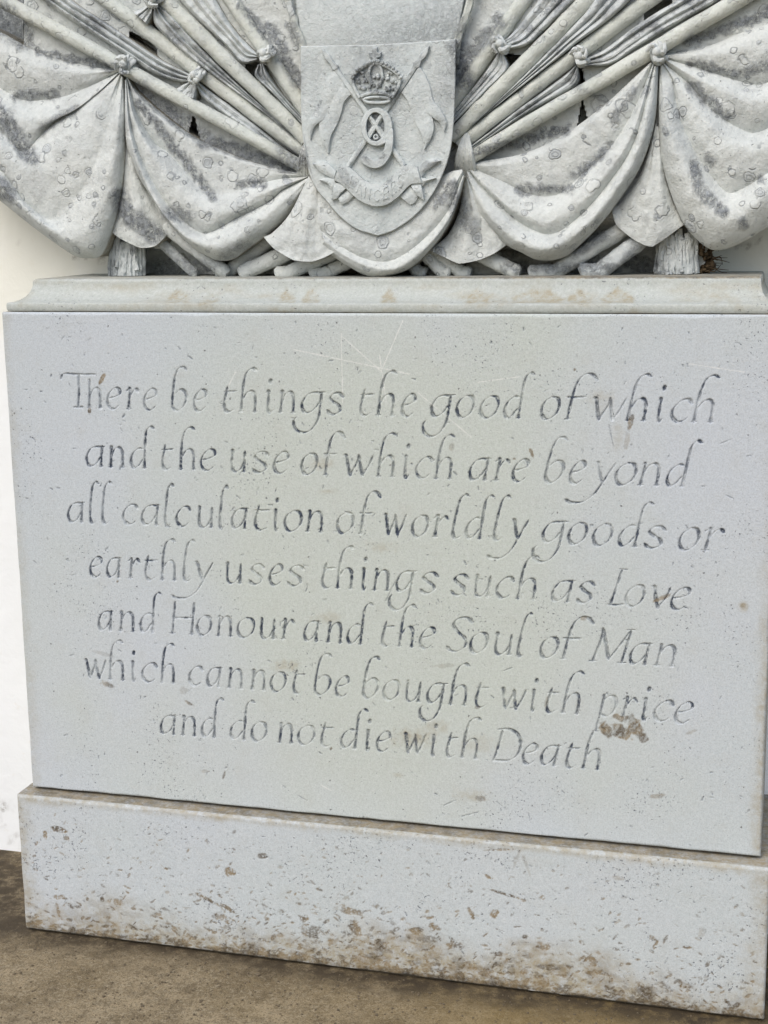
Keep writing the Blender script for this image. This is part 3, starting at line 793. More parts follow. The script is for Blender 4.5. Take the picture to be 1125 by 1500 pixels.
fronted_block('plinth_body', -0.768, 0.768, Z0, -0.0015, -0.036, WALL_Y - 0.003, 0.0015, plinth_depth, plinth_attrs, M_PANEL, plinth, arris=0.006, ledge=0.75)
a = Acc(); a.box((-0.75, -0.022, FLOOR_Z - 0.002), (0.75, WALL_Y - 0.004, Z0 + 0.002))
a.build('mortar_bed', M_MORTAR, plinth)

# ---------------------------------------------------------------- grit lying on the floor
a = Acc(); rr = random.Random(41)
for k in range(1500):
    gx_, gy_ = rr.uniform(-1.05, 0.85), -0.04 - rr.random() * 0.5
    r_ = rr.uniform(.0009, .0026) * (1.6 if rr.random() < .06 else 1)
    a.ball((gx_, gy_, FLOOR_Z + r_ * .4), r_, 5, 3, (rr.uniform(.8, 1.5), rr.uniform(.8, 1.4), .7))
grit = a.build('grit', M_GRIT)
tag(grit, 'loose sandy grit scattered over the brown floor', 'grit', kind='stuff')

# ---------------------------------------------------------------- cornice
ZC = H_BLOCK
prof = [(0.012, ZC + 0.0014), (0.011, ZC + 0.003), (0.0095, ZC + 0.006), (0.0095, ZC + 0.014), (0.0105, ZC + 0.0165), (0.0125, ZC + 0.018), (0.020, ZC + 0.0188)]
for k in range(1, 10):                                  # the hollow
    t = k / 9 * math.pi / 2
    prof.append((0.020 + 0.046 * math.sin(t) ** 1.0 , ZC + 0.0188 + 0.036 * (1 - math.cos(t)) ** 0.9))
prof += [(0.0665, ZC + 0.058), (0.069, ZC + 0.0605), (0.074, ZC + 0.062)]
prof = np.array(prof)
TOP_Z = prof[-1, 1]
HALF = 0.7585                                           # half width at y = 0
nx = 420
rows = []
for y, z in prof:
    hw = 0.748 - y * 0.54
    xs = np.linspace(-hw, hw, nx)
    rows.append(np.stack([xs, np.full(nx, y) + 0.0018 * (fbm(xs * 12, np.full(nx, z * 60), 3) - .5), np.full(nx, z) + 0.0012 * (fbm(xs * 25, np.full(nx, z * 30), 8) - .5)], -1))
V = np.array(rows); k = len(prof)
idx = np.arange(k * nx).reshape(k, nx)
F = [tuple(q) for q in np.stack([idx[:-1, :-1], idx[:-1, 1:], idx[1:, 1:], idx[1:, :-1]], -1).reshape(-1, 4)]
V = V.reshape(-1, 3)
# returns at both ends and the top bed
L0 = [i * nx for i in range(k)]; R0 = [i * nx + nx - 1 for i in range(k)]
Vb = [(V[i][0], WALL_Y - 0.003, V[i][2]) for i in L0] + [(V[i][0], WALL_Y - 0.003, V[i][2]) for i in R0]
b0 = len(V); V = np.vstack([V, Vb])
for i in range(k - 1):
    F.append((b0 + i, L0[i], L0[i + 1], b0 + i + 1))
    F.append((R0[i], b0 + k + i, b0 + k + i + 1, R0[i + 1]))
F.append(tuple([b0 + k - 1] + list(range((k - 1) * nx, k * nx)) + [b0 + 2 * k - 1]))
F.append(tuple([b0 + k] + list(range(nx - 1, -1, -1)) + [b0]))
px, py = to_pix(V)
soft = 0.4 * sstep(0.5, 0.8, fbm(V[:, 0] * 10, V[:, 2] * 60, 4)) + 0.5 * sstep(.58, .75, fbm(V[:, 0] * 22, V[:, 2] * 30, 9)) * sstep(ZC + .05, ZC + .018, V[:, 2])
for cx, w in ((420, 14), (455, 14), (260, 20), (700, 22), (800, 34), (850, 22), (905, 30), (780, 40), (570, 14)):
    soft = np.maximum(soft, 0.85 * sstep(1.0, 0.7, np.abs(px - cx) / w + np.clip((437 - py) / 18, 0, 2) + 0.4 * (fbm(px / 6, py / 6, 4) - .5)) * (V[:, 2] > ZC + .0185))
dark = 0.9 * sstep(4, 1.0, np.abs(py - 406) + 3 * (fbm(px / 10, py / 5, 3) - .3)) * (V[:, 1] > 0.066)  # dark line along the cornice's top edge
cor = thing('cornice', 'moulded limestone cornice with hollow edge lying on the inscribed block', 'cornice')
o = link_mesh('cornice_body', V, F, M_CORNICE, cor, {'soft': np.clip(soft, 0, 1), 'soil_tone': dark, 'paint': 0 * px, 'pale': 0 * px, 'stain_and_light': 0.4 + 0 * px}, sharp=50)
a = Acc(); a.box((-0.73, 0.02, ZC - 0.001), (0.73, WALL_Y - 0.004, ZC + 0.0035))
a.build('mortar_bed', M_MORTAR, cor)

# ================================================================== CARVED TROPHY
REL = thing('trophy_relief', 'carved stone trophy of flags, poles and crested shield standing on the cornice', 'stone carving')

def loft(name, lines, base, back, mat=M_CARVED, nv=90, sub=9, parent=None, wob=0.0030, label=None, edge_round=True, seed=1):
    """cloth carved between fold lines: each line = (kind, points in tracing units, heights)"""
    rows_px, rows_h, kinds = [], [], []
    for kind, pts, h in lines:
        q = cr(pts, nv)
        hs = np.full(nv, h) if np.isscalar(h) else np.interp(np.linspace(0, 1, nv), np.linspace(0, 1, len(h)), h)
        rows_px.append(q); rows_h.append(hs); kinds.append(kind)
    PX, PH, n = np.array(rows_px), np.array(rows_h), len(lines)
    outp, outh = [], []
    for i in range(n - 1):
        p0 = PX[max(i - 1, 0)]; p1 = PX[i]; p2 = PX[i + 1]; p3 = PX[min(i + 2, n - 1)]
        for s in range(sub):
            t = s / sub
            tt = t
            pos = 0.5 * (2 * p1 + (p2 - p0) * tt + (2 * p0 - 5 * p1 + 4 * p2 - p3) * tt ** 2 + (3 * p1 - p0 - 3 * p2 + p3) * tt ** 3)
            lin = p1 * (1 - t) + p2 * t
            pos = 0.5 * pos + 0.5 * lin
            a, b = kinds[i], kinds[i + 1]
            if a in 've' and b == 'r': w = math.sin(math.pi / 2 * t) ** 0.9
            elif a == 'r' and b in 've': w = 1 - math.cos(math.pi / 2 * t) ** 0.9
            else: w = 0.5 - 0.5 * math.cos(math.pi * t)
            outp.append(pos); outh.append(PH[i] * (1 - w) + PH[i + 1] * w)
    outp.append(PX[-1]); outh.append(PH[-1])
    P, Hh = np.array(outp), np.array(outh) * 0.76 + 0.016
    nu = len(P)
    Hh = Hh + wob * 2 * (fbm(P[..., 0] / 16 + seed * 7, P[..., 1] / 16, seed, 4) - 0.5)
    uu = np.arange(nu)[:, None] / sub + 0 * Hh; vv = np.linspace(0, 1, nv)[None, :] + 0 * Hh
    ends = np.exp(-vv / 0.16) + np.exp(-(1 - vv) / 0.16)
    taper = sstep(0, 0.05, vv) * sstep(1, 0.95, vv) * sstep(0, .5, uu) * sstep(n - 1, n - 1.5, uu)
    Hh = Hh + 0.0042 * (vnoise(uu * 3.1 + seed, vv * 2.5, seed + 5) - 0.5) * (0.30 + ends) * taper
    W = pix_at(P[..., 0], P[..., 1], base - Hh)
    idx = np.arange(nu * nv).reshape(nu, nv)
    F = list(np.stack([idx[:-1, :-1], idx[:-1, 1:], idx[1:, 1:], idx[1:, :-1]], -1).reshape(-1, 4))
    V = W.reshape(-1, 3)
    # turn the rim back towards the wall
    rim = np.concatenate([idx[0, :], idx[1:, -1], idx[-1, -2::-1], idx[-2:0:-1, 0]])
    cen = V.mean(0)
    cur = rim; k = len(rim); j = np.arange(k)
    inward = cen - V[rim]; inward[:, 1] = 0
    inward /= np.linalg.norm(inward, axis=1)[:, None] + 1e-9
    for dy, inn in ((0.0045, -0.0005), (0.012, 0.0015), (None, 0.004)):
        RV = V[rim].copy() + inward * inn
        RV[:, 1] = back if dy is None else np.minimum(V[rim][:, 1] + dy, back)
        s0 = len(V); V = np.vstack([V, RV]); nw = s0 + j
        F += list(np.stack([cur[j], nw, s0 + (j + 1) % k, cur[(j + 1) % k]], -1))
        cur = nw
    V = np.asarray(V)
    o = link_mesh(name, V, np.array(F), mat, parent or REL, {'lichen_grey': lichen_of(V), 'soil_tone': np.concatenate([np.zeros(nu * nv), np.repeat([0.5, 0.7, 0.5], k)])}, sharp=55)  # rim rings coloured brown, front surface left clean
    fix_normals(o)
    if label: o['label'] = label
    return o

def furl(name, A, B, nr, h, base, back, seed=1, mat=M_CRUSTED, nv=60):
    """strip of gathered cloth between two edges with nr rounded pleats"""
    ea, eb = cr(A, 24), cr(B, 24)
    rr = random.Random(seed)
    ts, ks, hs = [0.0], ['e'], [0.25 * h]
    for i in range(nr):
        c = (i + 0.5 + rr.uniform(-.18, .18)) / nr
        ts.append(c); ks.append('r'); hs.append(h * rr.uniform(.75, 1.1))
        if i < nr - 1:
            ts.append((i + 1 + rr.uniform(-.12, .12)) / nr); ks.append('v'); hs.append(h * rr.uniform(.40, .75))
    ts.append(1.0); ks.append('e'); hs.append(0.25 * h)
    lines = []
    for t, kd, hh in zip(ts, ks, hs):
        pts = ea * (1 - t) + eb * t
        pts = pts + 1.2 * np.stack([vnoise(np.arange(24) * .3 + t * 9, np.zeros(24) + seed, seed) - .5, vnoise(np.arange(24) * .3 + t * 5, np.zeros(24) + seed, seed + 3) - .5], 1) * np.sin(np.linspace(0, math.pi, 24))[:, None]
        lines.append((kd, [tuple(q) for q in pts], hh))
    return loft(name, lines, base, back, mat, nv=nv, sub=8, seed=seed, wob=0.005)

# ---- slab behind everything, with the drilled dark gaps
SLAB_Y, BACK = 0.174, WALL_Y - 0.003
outline = [(35, -60), (35, 70), (60, 120), (90, 300), (165, 345), (158, 404), (1030, 404), (1040, 350), (1100, 300), (1135, 100), (1135, -60)]
gx, gy = np.meshgrid(np.arange(33, 1142, 2.0), np.arange(-60, 406, 2.0))
pits = [[(224, 12), (231, 12), (233, 44), (214, 34)], [(360, 92), (380, 90), (382, 120), (362, 108)], [(284, 122), (292, 122), (294, 146), (282, 146)],
        [(284, 168), (292, 204), (275, 202)], [(735, 76), (762, 82), (750, 108), (738, 100)], [(842, 98), (852, 98), (856, 122), (842, 124)],
        [(853, 146), (862, 182), (846, 186)], [(945, 0), (985, 0), (975, 30), (945, 30)], [(190, 46), (228, 66), (232, 88), (190, 66)],
        [(335, 345), (400, 345), (360, 402), (320, 402)], [(215, 362), (270, 372), (290, 404), (210, 404)], [(735, 365), (860, 365), (820, 404), (735, 404)], [(925, 345), (965, 350), (960, 404), (890, 404)],
        [(505, 385), (540, 400), (540, 404), (500, 404)], [(580, 398), (620, 385), (625, 404), (575, 404)]]
pit = np.zeros_like(gx)
for q in pits: pit = np.maximum(pit, in_poly(gx, gy, q))
depth = SLAB_Y + 0.042 * sstep(318, 345, gy) + 0.06 * pit - 0.012 * (fbm(gx / 40, gy / 40, 4) - 0.5)
keep = np.ones_like(gx, bool)
W = pix_at(gx, gy, depth)
W[..., 2] = np.maximum(W[..., 2], TOP_Z - 0.002)
for sgn in (0,):
    px_, py_ = gx, gy
inside = in_poly(gx, gy, outline)
vid = -np.ones(gx.shape, int); vid[inside] = np.arange(inside.sum())
V = W[inside]
Q = inside[:-1, :-1] & inside[:-1, 1:] & inside[1:, 1:] & inside[1:, :-1]
F = np.stack([vid[:-1, :-1], vid[1:, :-1], vid[1:, 1:], vid[:-1, 1:]], -1)[Q]
m_ = {}
for f in F:
    for a_, b_ in zip(f, np.roll(f, -1)): m_[(int(a_), int(b_))] = m_.get((int(a_), int(b_)), 0) + 1
bound = [e for e in m_ if (e[1], e[0]) not in m_]
nb = {}
VV = list(V); FF = [tuple(map(int, f)) for f in F]
for a_, b_ in bound:
    for q in (a_, b_):
        if q not in nb:
            nb[q] = len(VV); v = V[q].copy(); v[1] = BACK; VV.append(v)
    FF.append((b_, a_, nb[a_], nb[b_]))
VV = np.array(VV)
link_mesh('back_slab', VV, FF, M_CARVED, REL, {'lichen_grey': np.maximum(lichen_of(VV), 0.05), 'soil_tone': 0.0 * VV[:, 0]}, sharp=50)
# far-left recess between lowest pole and outer flag, its shade painted in grey
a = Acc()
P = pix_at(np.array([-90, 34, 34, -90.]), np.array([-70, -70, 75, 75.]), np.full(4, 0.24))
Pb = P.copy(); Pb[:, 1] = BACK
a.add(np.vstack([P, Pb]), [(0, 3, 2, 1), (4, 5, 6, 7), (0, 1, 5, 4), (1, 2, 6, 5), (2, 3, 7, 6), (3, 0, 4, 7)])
a.build('back_slab', M_CRUSTED, REL, {'lichen_grey': lambda V: np.full(len(V), .8)})

# ---- tablet above the shield with a beaded edge on both sides
def plate(acc, poly, yf, yb, inset=1.4, bev=0.004):
    poly = np.asarray(poly, float)
    if np.sum(poly[:, 0] * np.roll(poly[:, 1], -1) - np.roll(poly[:, 0], -1) * poly[:, 1]) > 0: poly = poly[::-1]
    k = len(poly)
    e0 = poly - np.roll(poly, 1, 0); e1 = np.roll(poly, -1, 0) - poly
    nn = []
    for a_, b_ in zip(e0, e1):
        a_ = a_ / (np.linalg.norm(a_) + 1e-9); b_ = b_ / (np.linalg.norm(b_) + 1e-9)
        na, nb_ = np.array([-a_[1], a_[0]]), np.array([-b_[1], b_[0]])
        m_ = na + nb_; l = np.linalg.norm(m_)
        m_ = m_ / l if l > .2 else na
        nn.append(m_ / max(0.5, m_ @ na))
    nn = np.array(nn)
    s = 1.0
    ins = poly + nn * inset * s
    # pick the direction that shrinks
    def area(q): return abs(np.sum(q[:, 0] * np.roll(q[:, 1], -1) - np.roll(q[:, 0], -1) * q[:, 1]))
    if area(ins) > area(poly): nn = -nn
    rings = [(0, yb), (0, yf + bev), (inset * .35, yf + bev * .3), (inset, yf)]
    V = []; F = []
    for d, y in rings:
        q = poly + nn * d
        V.append(pix_at(q[:, 0], q[:, 1], np.full(k, y)))
    for r in range(3):
        for i in range(k): F.append((r * k + i, r * k + (i + 1) % k, (r + 1) * k + (i + 1) % k, (r + 1) * k + i))
    F.append(tuple(3 * k + i for i in range(k)))
    acc.add(np.vstack(V), F)

a = Acc(); plate(a, [(424, -70), (441, 66), (447, 100), (664, 95), (669, 60), (694, -70)], 0.158, BACK, 2, .004)
tab = a.build('tablet', M_SHIELD, REL, ATT); fix_normals(tab)
for pts in ([(413, -60), (422, 0), (434, 40), (443, 66), (446, 90)], [(701, -60), (689, 0), (677, 40), (669, 66), (668, 95)]):
    q = cr(pts, 40); a = Acc()
    a.tube(pix_at(q[:, 0], q[:, 1], np.full(40, 0.156)), np.linspace(.0085, .0062, 40), 10, .45, seed=3)
    e = a.build('edge_moulding', M_POLE, tab, ATT)

# ---- poles
def pole(p0, p1, y0, y1, d0, d1, name='flagpole', mat=M_POLE, seed=0, rough=.16):
    q = cr([p0, p1], 60)
    ys = np.linspace(y0, y1, 60)
    a = Acc()
    W = pix_at(q[:, 0], q[:, 1], ys)
    bend = 0.0022 * (vnoise(np.linspace(0, 5, 60) + seed * 3, np.zeros(60), seed) - .5)
    W[:, 2] += bend
    rad = np.linspace(d0, d1, 60) / 750 / 2 * 1.03
    a.tube(W, rad, 18, rough, seed=seed)
    return a.build(name, mat, REL, ATT)

def line_pt(a, b, x): return (x, a[1] + (b[1] - a[1]) * (x - a[0]) / (b[0] - a[0]))
PL = [((85, 45), (384, 211), -90, 443, 22, 18, .150), ((155.7, 0), (394, 183), 80, 444, 22, 19, .162), ((240, 0), (425, 180), 185, 450, 24, 20, .155), ((339, 0), (440, 150), 300, 452, 21, 20, .165)]
PR = [((1060, 13), (760, 189), 1190, 680, 22, 18, .150), ((900, 39), (711, 183), 985, 672, 22, 18, .162), ((845, 16), (680, 182), 900, 660, 24, 20, .155), ((767, 0), (667.5, 146), 800, 660, 21, 20, .165)]
for k, (a0, b0_, xa, xb, d0, d1, y) in enumerate(PL + PR):
    pole(line_pt(a0, b0_, xa), line_pt(a0, b0_, xb), y + .01, y - .005, d0, d1, seed=k)

# ---- furled cloth along the poles
FURLS = [
 ([(10, -40), (90, 20), (172, 73), (225, 108), (262, 120), (283, 119)], [(75, -40), (104, 0), (156, 34), (203, 66), (240, 90), (283, 111)], 3, .024, .182),
 ([(286, 122), (296, 142), (330, 170), (374, 198), (436, 240)], [(290, 120), (330, 150), (370, 180), (400, 205), (440, 234)], 2, .020, .178),
 ([(284, 116), (272, 122), (256, 132)], [(288, 120), (288, 130), (286, 146)], 3, .016, .17),
 ([(226, 8), (226, 34), (260, 70), (290, 94), (330, 124), (390, 168), (440, 210)], [(231, 8), (252, 24), (292, 68), (330, 106), (369, 142), (436, 202)], 3, .024, .178),
 ([(222, 2), (212, 10), (196, 18)], [(224, 6), (223, 18), (216, 36)], 3, .016, .17),
 ([(225, -40), (280, 18), (330, 66), (354, 92), (376, 88)], [(296, -40), (320, 8), (348, 49), (376, 78)], 3, .024, .182),
 ([(378, 94), (374, 112), (400, 138), (446, 186)], [(386, 94), (398, 118), (420, 146), (446, 174)], 3, .022, .178),
 ([(1130, -40), (1060, -2), (1010, 25), (965, 50), (930, 72), (895, 94), (853, 97)], [(1040, -40), (992, 0), (964, 17), (923, 45), (885, 73), (853, 88)], 3, .024, .182),
 ([(847, 96), (844, 124), (800, 150), (750, 180), (700, 214), (682, 226)], [(843, 96), (830, 108), (790, 138), (750, 168), (711, 198), (680, 220)], 2, .022, .178),
 ([(960, -40), (900, 22), (846, 62), (820, 84), (750, 138), (680, 194)], [(895, -40), (862, 12), (831, 46), (788, 90), (730, 146), (676, 198)], 3, .026, .180),
 ([(885, -40), (846, -2), (800, 42), (772, 66), (735, 74)], [(812, -40), (786, 4), (754, 45), (735, 62)], 3, .024, .182),
 ([(736, 76), (744, 100), (720, 126), (664, 182)], [(731, 76), (722, 90), (700, 120), (664, 164)], 3, .024, .178),
]
for k, (A_, B_, nr, h, base) in enumerate(FURLS):
    furl('furled_flag', A_, B_, nr, h, base, BACK, seed=k + 2)

# ---- cord knots where the cloth is tied to the poles
def knot(cx, cy, ang, s=1.0, y=.130, seed=0):
    s *= .84
    a = Acc(); rr = random.Random(seed)
    c = pix_at(cx, cy, y)
    t = np.array([math.cos(ang), 0, math.sin(ang)]); b = np.array([-math.sin(ang), 0, math.cos(ang)])
    o_ = np.array([0, 1.0, 0])
    for k in range(3):                                  # turns of cord round the pole
        off = (k - 1) * 0.0085 * s
        th = np.linspace(-.2, math.pi + .2, 16)
        R_ = 0.0175 * s
        P = np.array([c + t * (off + 0.003 * math.sin(2 * q)) + b * math.cos(q) * R_ - o_ * (math.sin(q) * R_ * .95) + o_ * 0.022 for q in th])
        a.tube(P, 0.0052 * s * rr.uniform(.85, 1.15), 8, .5, seed=k + seed)
    for k in range(4):                                  # loops and loose ends
        th0 = rr.uniform(0, 6.28)
        P = [c + o_ * 0.004, c + (t * math.cos(th0) + b * math.sin(th0)) * 0.016 * s - o_ * 0.006, c + (t * math.cos(th0 + .9) + b * math.sin(th0 + .9)) * 0.021 * s]
        a.tube(cr(P, 10), np.linspace(.0062, .0040, 10) * s, 8, .5, seed=k + 9 + seed)
    a.ball(c - o_ * .004, .0095 * s, squash=(1, .8, 1))
    return a.build('cord_knot', M_CARVED, REL, ATT)
for k, (x, y, an, s) in enumerate([(181, 95, -.5, 1.05), (284, 110, -.65, .95), (224, -2, -.75, .95), (386, 78, -.98, .95), (962, 76, .52, 1.05), (848, 82, .65, .95), (732, 64, .97, .95)]):
    knot(x, y, an, s, seed=k * 5)

# ---- swags and falls of flag cloth
loft('flag_drape', [
 ('e', [(177, 101), (120, 95), (70, 82), (35, 66), (0, 47), (-90, 5)], .03),
 ('r', [(176, 103), (125, 107), (70, 104), (20, 88), (-90, 30)], [.045, .055, .06, .06, .05]),
 ('v', [(175, 105), (130, 127), (95, 141), (60, 147), (33, 146), (5, 132), (-90, 75)], [.035, .042, .040, .035, .034, .035, .03]),
 ('r', [(175, 106), (140, 138), (100, 166), (50, 180), (5, 168), (-90, 100)], [.045, .06, .068, .07, .065, .06]),
 ('v', [(175, 107), (134, 137), (109, 159), (81, 178), (58, 200), (35, 222), (8, 200), (-90, 120)], [.035, .045, .05, .05, .062, .05, .036, .03]),
 ('r', [(176, 109), (150, 160), (120, 212), (82, 246), (40, 252), (0, 226), (-90, 150)], [.045, .07, .085, .088, .085, .075, .06]),
 ('v', [(177, 111), (160, 180), (140, 238), (115, 288), (78, 322), (40, 298), (0, 250), (-90, 175)], [.04, .07, .078, .078, .074, .07, .065, .05]),
 ('r', [(179, 113), (172, 180), (160, 250), (138, 312), (108, 346), (60, 328), (0, 272), (-90, 200)], [.045, .09, .10, .102, .10, .09, .08, .06]),
 ('e', [(181, 114), (183, 180), (180, 250), (172, 305), (159, 350), (146, 375), (126, 378), (108, 374), (72, 350), (35, 322), (0, 294), (-90, 225)], [.035, .06, .065, .065, .06, .055, .05, .05, .05, .05, .05, .04])],
 .205, BACK, nv=150, seed=3)
loft('flag_drape', [
 ('e', [(186, 112), (200, 133), (237, 166), (284, 200), (344, 228), (386, 242), (432, 252), (450, 256)], .035),
 ('r', [(186, 113), (205, 148), (245, 186), (300, 220), (350, 239), (400, 251), (450, 257)], [.045, .055, .06, .06, .06, .055, .045]),
 ('v', [(186, 114), (201, 165), (226, 208), (248, 225), (271, 250), (299, 278), (330, 284), (362, 274), (405, 263), (450, 258)], [.035, .040, .040, .040, .045, .055, .062, .056, .048, .035]),
 ('r', [(185, 115), (196, 175), (222, 228), (258, 278), (302, 314), (340, 308), (382, 286), (450, 259)], [.045, .07, .08, .085, .088, .085, .08, .05]),
 ('v', [(185, 116), (192, 182), (213, 245), (246, 300), (285, 336), (308, 340), (348, 319), (391, 297), (415, 278), (450, 260)], [.04, .062, .07, .074, .072, .068, .066, .064, .058, .04]),
 ('r', [(184, 117), (189, 190), (206, 250), (236, 308), (278, 350), (320, 360), (362, 338), (412, 300), (452, 262)], [.045, .08, .09, .094, .098, .098, .095, .085, .055]),
 ('e', [(183, 117), (184, 200), (192, 232), (205, 262), (224, 292), (248, 328), (282, 362), (312, 379), (326, 382), (342, 379), (357, 368), (386, 347), (416, 322), (442, 287), (453, 263)], [.035, .05, .055, .055, .055, .05, .05, .048, .045, .045, .05, .05, .05, .045, .035])],
 .195, BACK - .05, nv=150, seed=5)
loft('flag_drape', [
 ('e', [(684, 240), (725, 233), (762, 226), (797, 213), (840, 188), (885, 154), (920, 122), (952, 92)], .035),
 ('r', [(684, 241), (730, 243), (780, 235), (830, 210), (880, 173), (925, 128), (954, 92)], [.045, .055, .06, .06, .06, .055, .045]),
 ('v', [(684, 242), (712, 255), (741, 268), (771, 283), (801, 288), (824, 281), (852, 256), (886, 225), (915, 185), (940, 135), (956, 93)], [.035, .045, .044, .044, .048, .05, .045, .045, .045, .042, .035]),
 ('r', [(683, 243), (715, 273), (750, 303), (800, 320), (845, 296), (890, 248), (925, 193), (957, 95)], [.045, .07, .08, .086, .086, .082, .075, .05]),
 ('v', [(683, 244), (700, 268), (724, 293), (760, 325), (805, 343), (845, 320), (890, 270), (930, 205), (958, 96)], [.035, .05, .058, .068, .07, .068, .068, .065, .04]),
 ('r', [(682, 245), (700, 287), (735, 333), (790, 362), (840, 343), (895, 286), (938, 208), (960, 97)], [.045, .08, .092, .098, .096, .09, .08, .05]),
 ('e', [(681, 247), (690, 296), (711, 326), (741, 358), (762, 369), (785, 380), (809, 381), (831, 374), (850, 358), (876, 332), (900, 302), (934, 251), (953, 203), (961, 160), (964, 98)], [.035, .05, .05, .05, .048, .045, .045, .045, .05, .05, .052, .055, .055, .05, .035])],
 .195, BACK - .05, nv=150, seed=8)
loft('flag_drape', [
 ('e', [(972, 80), (1013, 73), (1047, 64), (1083, 49), (1125, 34), (1215, -5)], .03),
 ('r', [(972, 82), (1020, 83), (1070, 77), (1125, 62), (1215, 25)], [.045, .055, .06, .06, .05]),
 ('v', [(971, 84), (987, 89), (1017, 98), (1045, 107), (1077, 117), (1105, 124), (1130, 118), (1215, 75)], [.035, .038, .038, .036, .036, .036, .035, .03]),
 ('r', [(971, 86), (1005, 107), (1045, 130), (1085, 148), (1125, 150), (1215, 105)], [.045, .06, .068, .072, .07, .06]),
 ('v', [(970, 88), (979, 97), (1009, 122), (1032, 150), (1056, 172), (1090, 191), (1108, 194), (1135, 182), (1215, 135)], [.035, .042, .046, .05, .05, .048, .048, .05, .04]),
 ('r', [(970, 90), (995, 130), (1025, 178), (1060, 213), (1100, 226), (1135, 214), (1215, 170)], [.045, .07, .082, .088, .088, .085, .06]),
 ('v', [(969, 92), (984, 112), (992, 154), (1004, 192), (1024, 232), (1041, 256), (1066, 282), (1092, 274), (1130, 250), (1215, 200)], [.04, .055, .062, .066, .066, .066, .07, .074, .07, .05]),
 ('r', [(968, 94), (974, 150), (988, 220), (1015, 280), (1050, 318), (1085, 312), (1130, 282), (1215, 230)], [.045, .085, .098, .102, .102, .10, .09, .06]),
 ('e', [(966, 97), (965, 150), (966, 200), (971, 243), (985, 290), (1002, 328), (1022, 352), (1041, 365), (1056, 366), (1073, 361), (1098, 349), (1130, 329), (1215, 280)], [.035, .055, .06, .06, .06, .058, .052, .05, .05, .05, .05, .05, .04])],
 .205, BACK, nv=150, seed=11)
# falls between the swags
loft('flag_tail', [('e', [(184, 190), (180, 250), (171, 305), (161, 338)], .0), ('r', [(184, 190), (184, 260), (181, 312), (177, 350)], [.01, .02, .024, .016]), ('r', [(185, 195), (192, 262), (198, 322), (205, 363)], [.01, .028, .034, .024]),
 ('v', [(187, 200), (204, 270), (220, 320), (228, 360)], [.01, .02, .022, .018]), ('e', [(190, 205), (213, 270), (242, 318), (252, 336)], .0)], .175, BACK - .03, nv=60, seed=14)
loft('flag_tail', [('e', [(960, 180), (940, 250), (912, 293), (896, 306)], .0), ('r', [(961, 180), (945, 260), (918, 314), (903, 330)], [.01, .02, .026, .018]), ('r', [(962, 185), (955, 270), (944, 325), (930, 352)], [.01, .03, .036, .024]),
 ('r', [(964, 185), (966, 270), (966, 325), (956, 361)], [.01, .03, .036, .024]), ('e', [(967, 185), (977, 260), (988, 297), (1003, 328)], .0)], .175, BACK - .03, nv=60, seed=15)
loft('flag_tail', [('e', [(452, 258), (425, 312), (400, 340), (386, 347)], .0), ('r', [(455, 262), (430, 328), (412, 358), (401, 364)], .018), ('r', [(460, 268), (445, 330), (438, 365), (430, 381)], .026), ('v', [(468, 275), (463, 330), (461, 365), (458, 383)], .020),
 ('r', [(480, 285), (486, 325), (488, 350), (487, 371)], .024), ('e', [(505, 305), (512, 322), (522, 332), (530, 334)], .006)], .140, BACK - .06, nv=60, seed=16)
loft('flag_tail', [('e', [(676, 248), (655, 254), (620, 280), (553, 315), (515, 310), (485, 295), (470, 280)], .026), ('r', [(677, 251), (655, 290), (615, 335), (565, 364), (525, 360), (485, 338), (465, 318)], .042), ('v', [(678, 256), (656, 309), (620, 351), (575, 381), (535, 379), (495, 358), (470, 338)], .034),
 ('r', [(679, 258), (662, 312), (628, 358), (585, 391), (545, 393), (503, 374), (475, 353)], .044), ('e', [(680, 260), (668, 302), (652, 336), (629, 366), (601, 392), (568, 404), (538, 404), (507, 388), (483, 372), (470, 360)], .015)], .150, BACK - .06, nv=110, seed=17)
loft('flag_tail', [('e', [(680, 258), (672, 310), (655, 345), (628, 366)], .0), ('r', [(682, 260), (682, 315), (665, 355), (645, 374)], .018), ('r', [(684, 262), (694, 315), (685, 355), (672, 386)], .026), ('v', [(686, 264), (704, 310), (704, 350), (701, 381)], .018),
 ('r', [(688, 264), (712, 312), (722, 345), (724, 371)], .022), ('e', [(690, 264), (718, 315), (734, 338), (745, 356)], .0)], .165, BACK - .05, nv=60, seed=18)

# gathers at the inner ends of the middle swags
def gather(cx, cy, seed):
    a = Acc(); rr = random.Random(seed)
    for k in range(7):
        x = cx + (k - 3) * 3.0
        P = [pix_at(x * .15 + cx * .85 + 3, cy - 30, .150), pix_at(x, cy - 6, .130), pix_at(x + (k - 3) * 1.0, cy + 14, .138), pix_at(x + (k - 3) * 1.6, cy + 30, .158)]
        a.tube(cr(P, 16), np.linspace(.0032, .0046, 16), 8, .5, seed=k + seed)
    return a.build('gathered_cloth', M_CARVED, REL, ATT)
gather(681, 226, 3); gather(450, 232, 6)

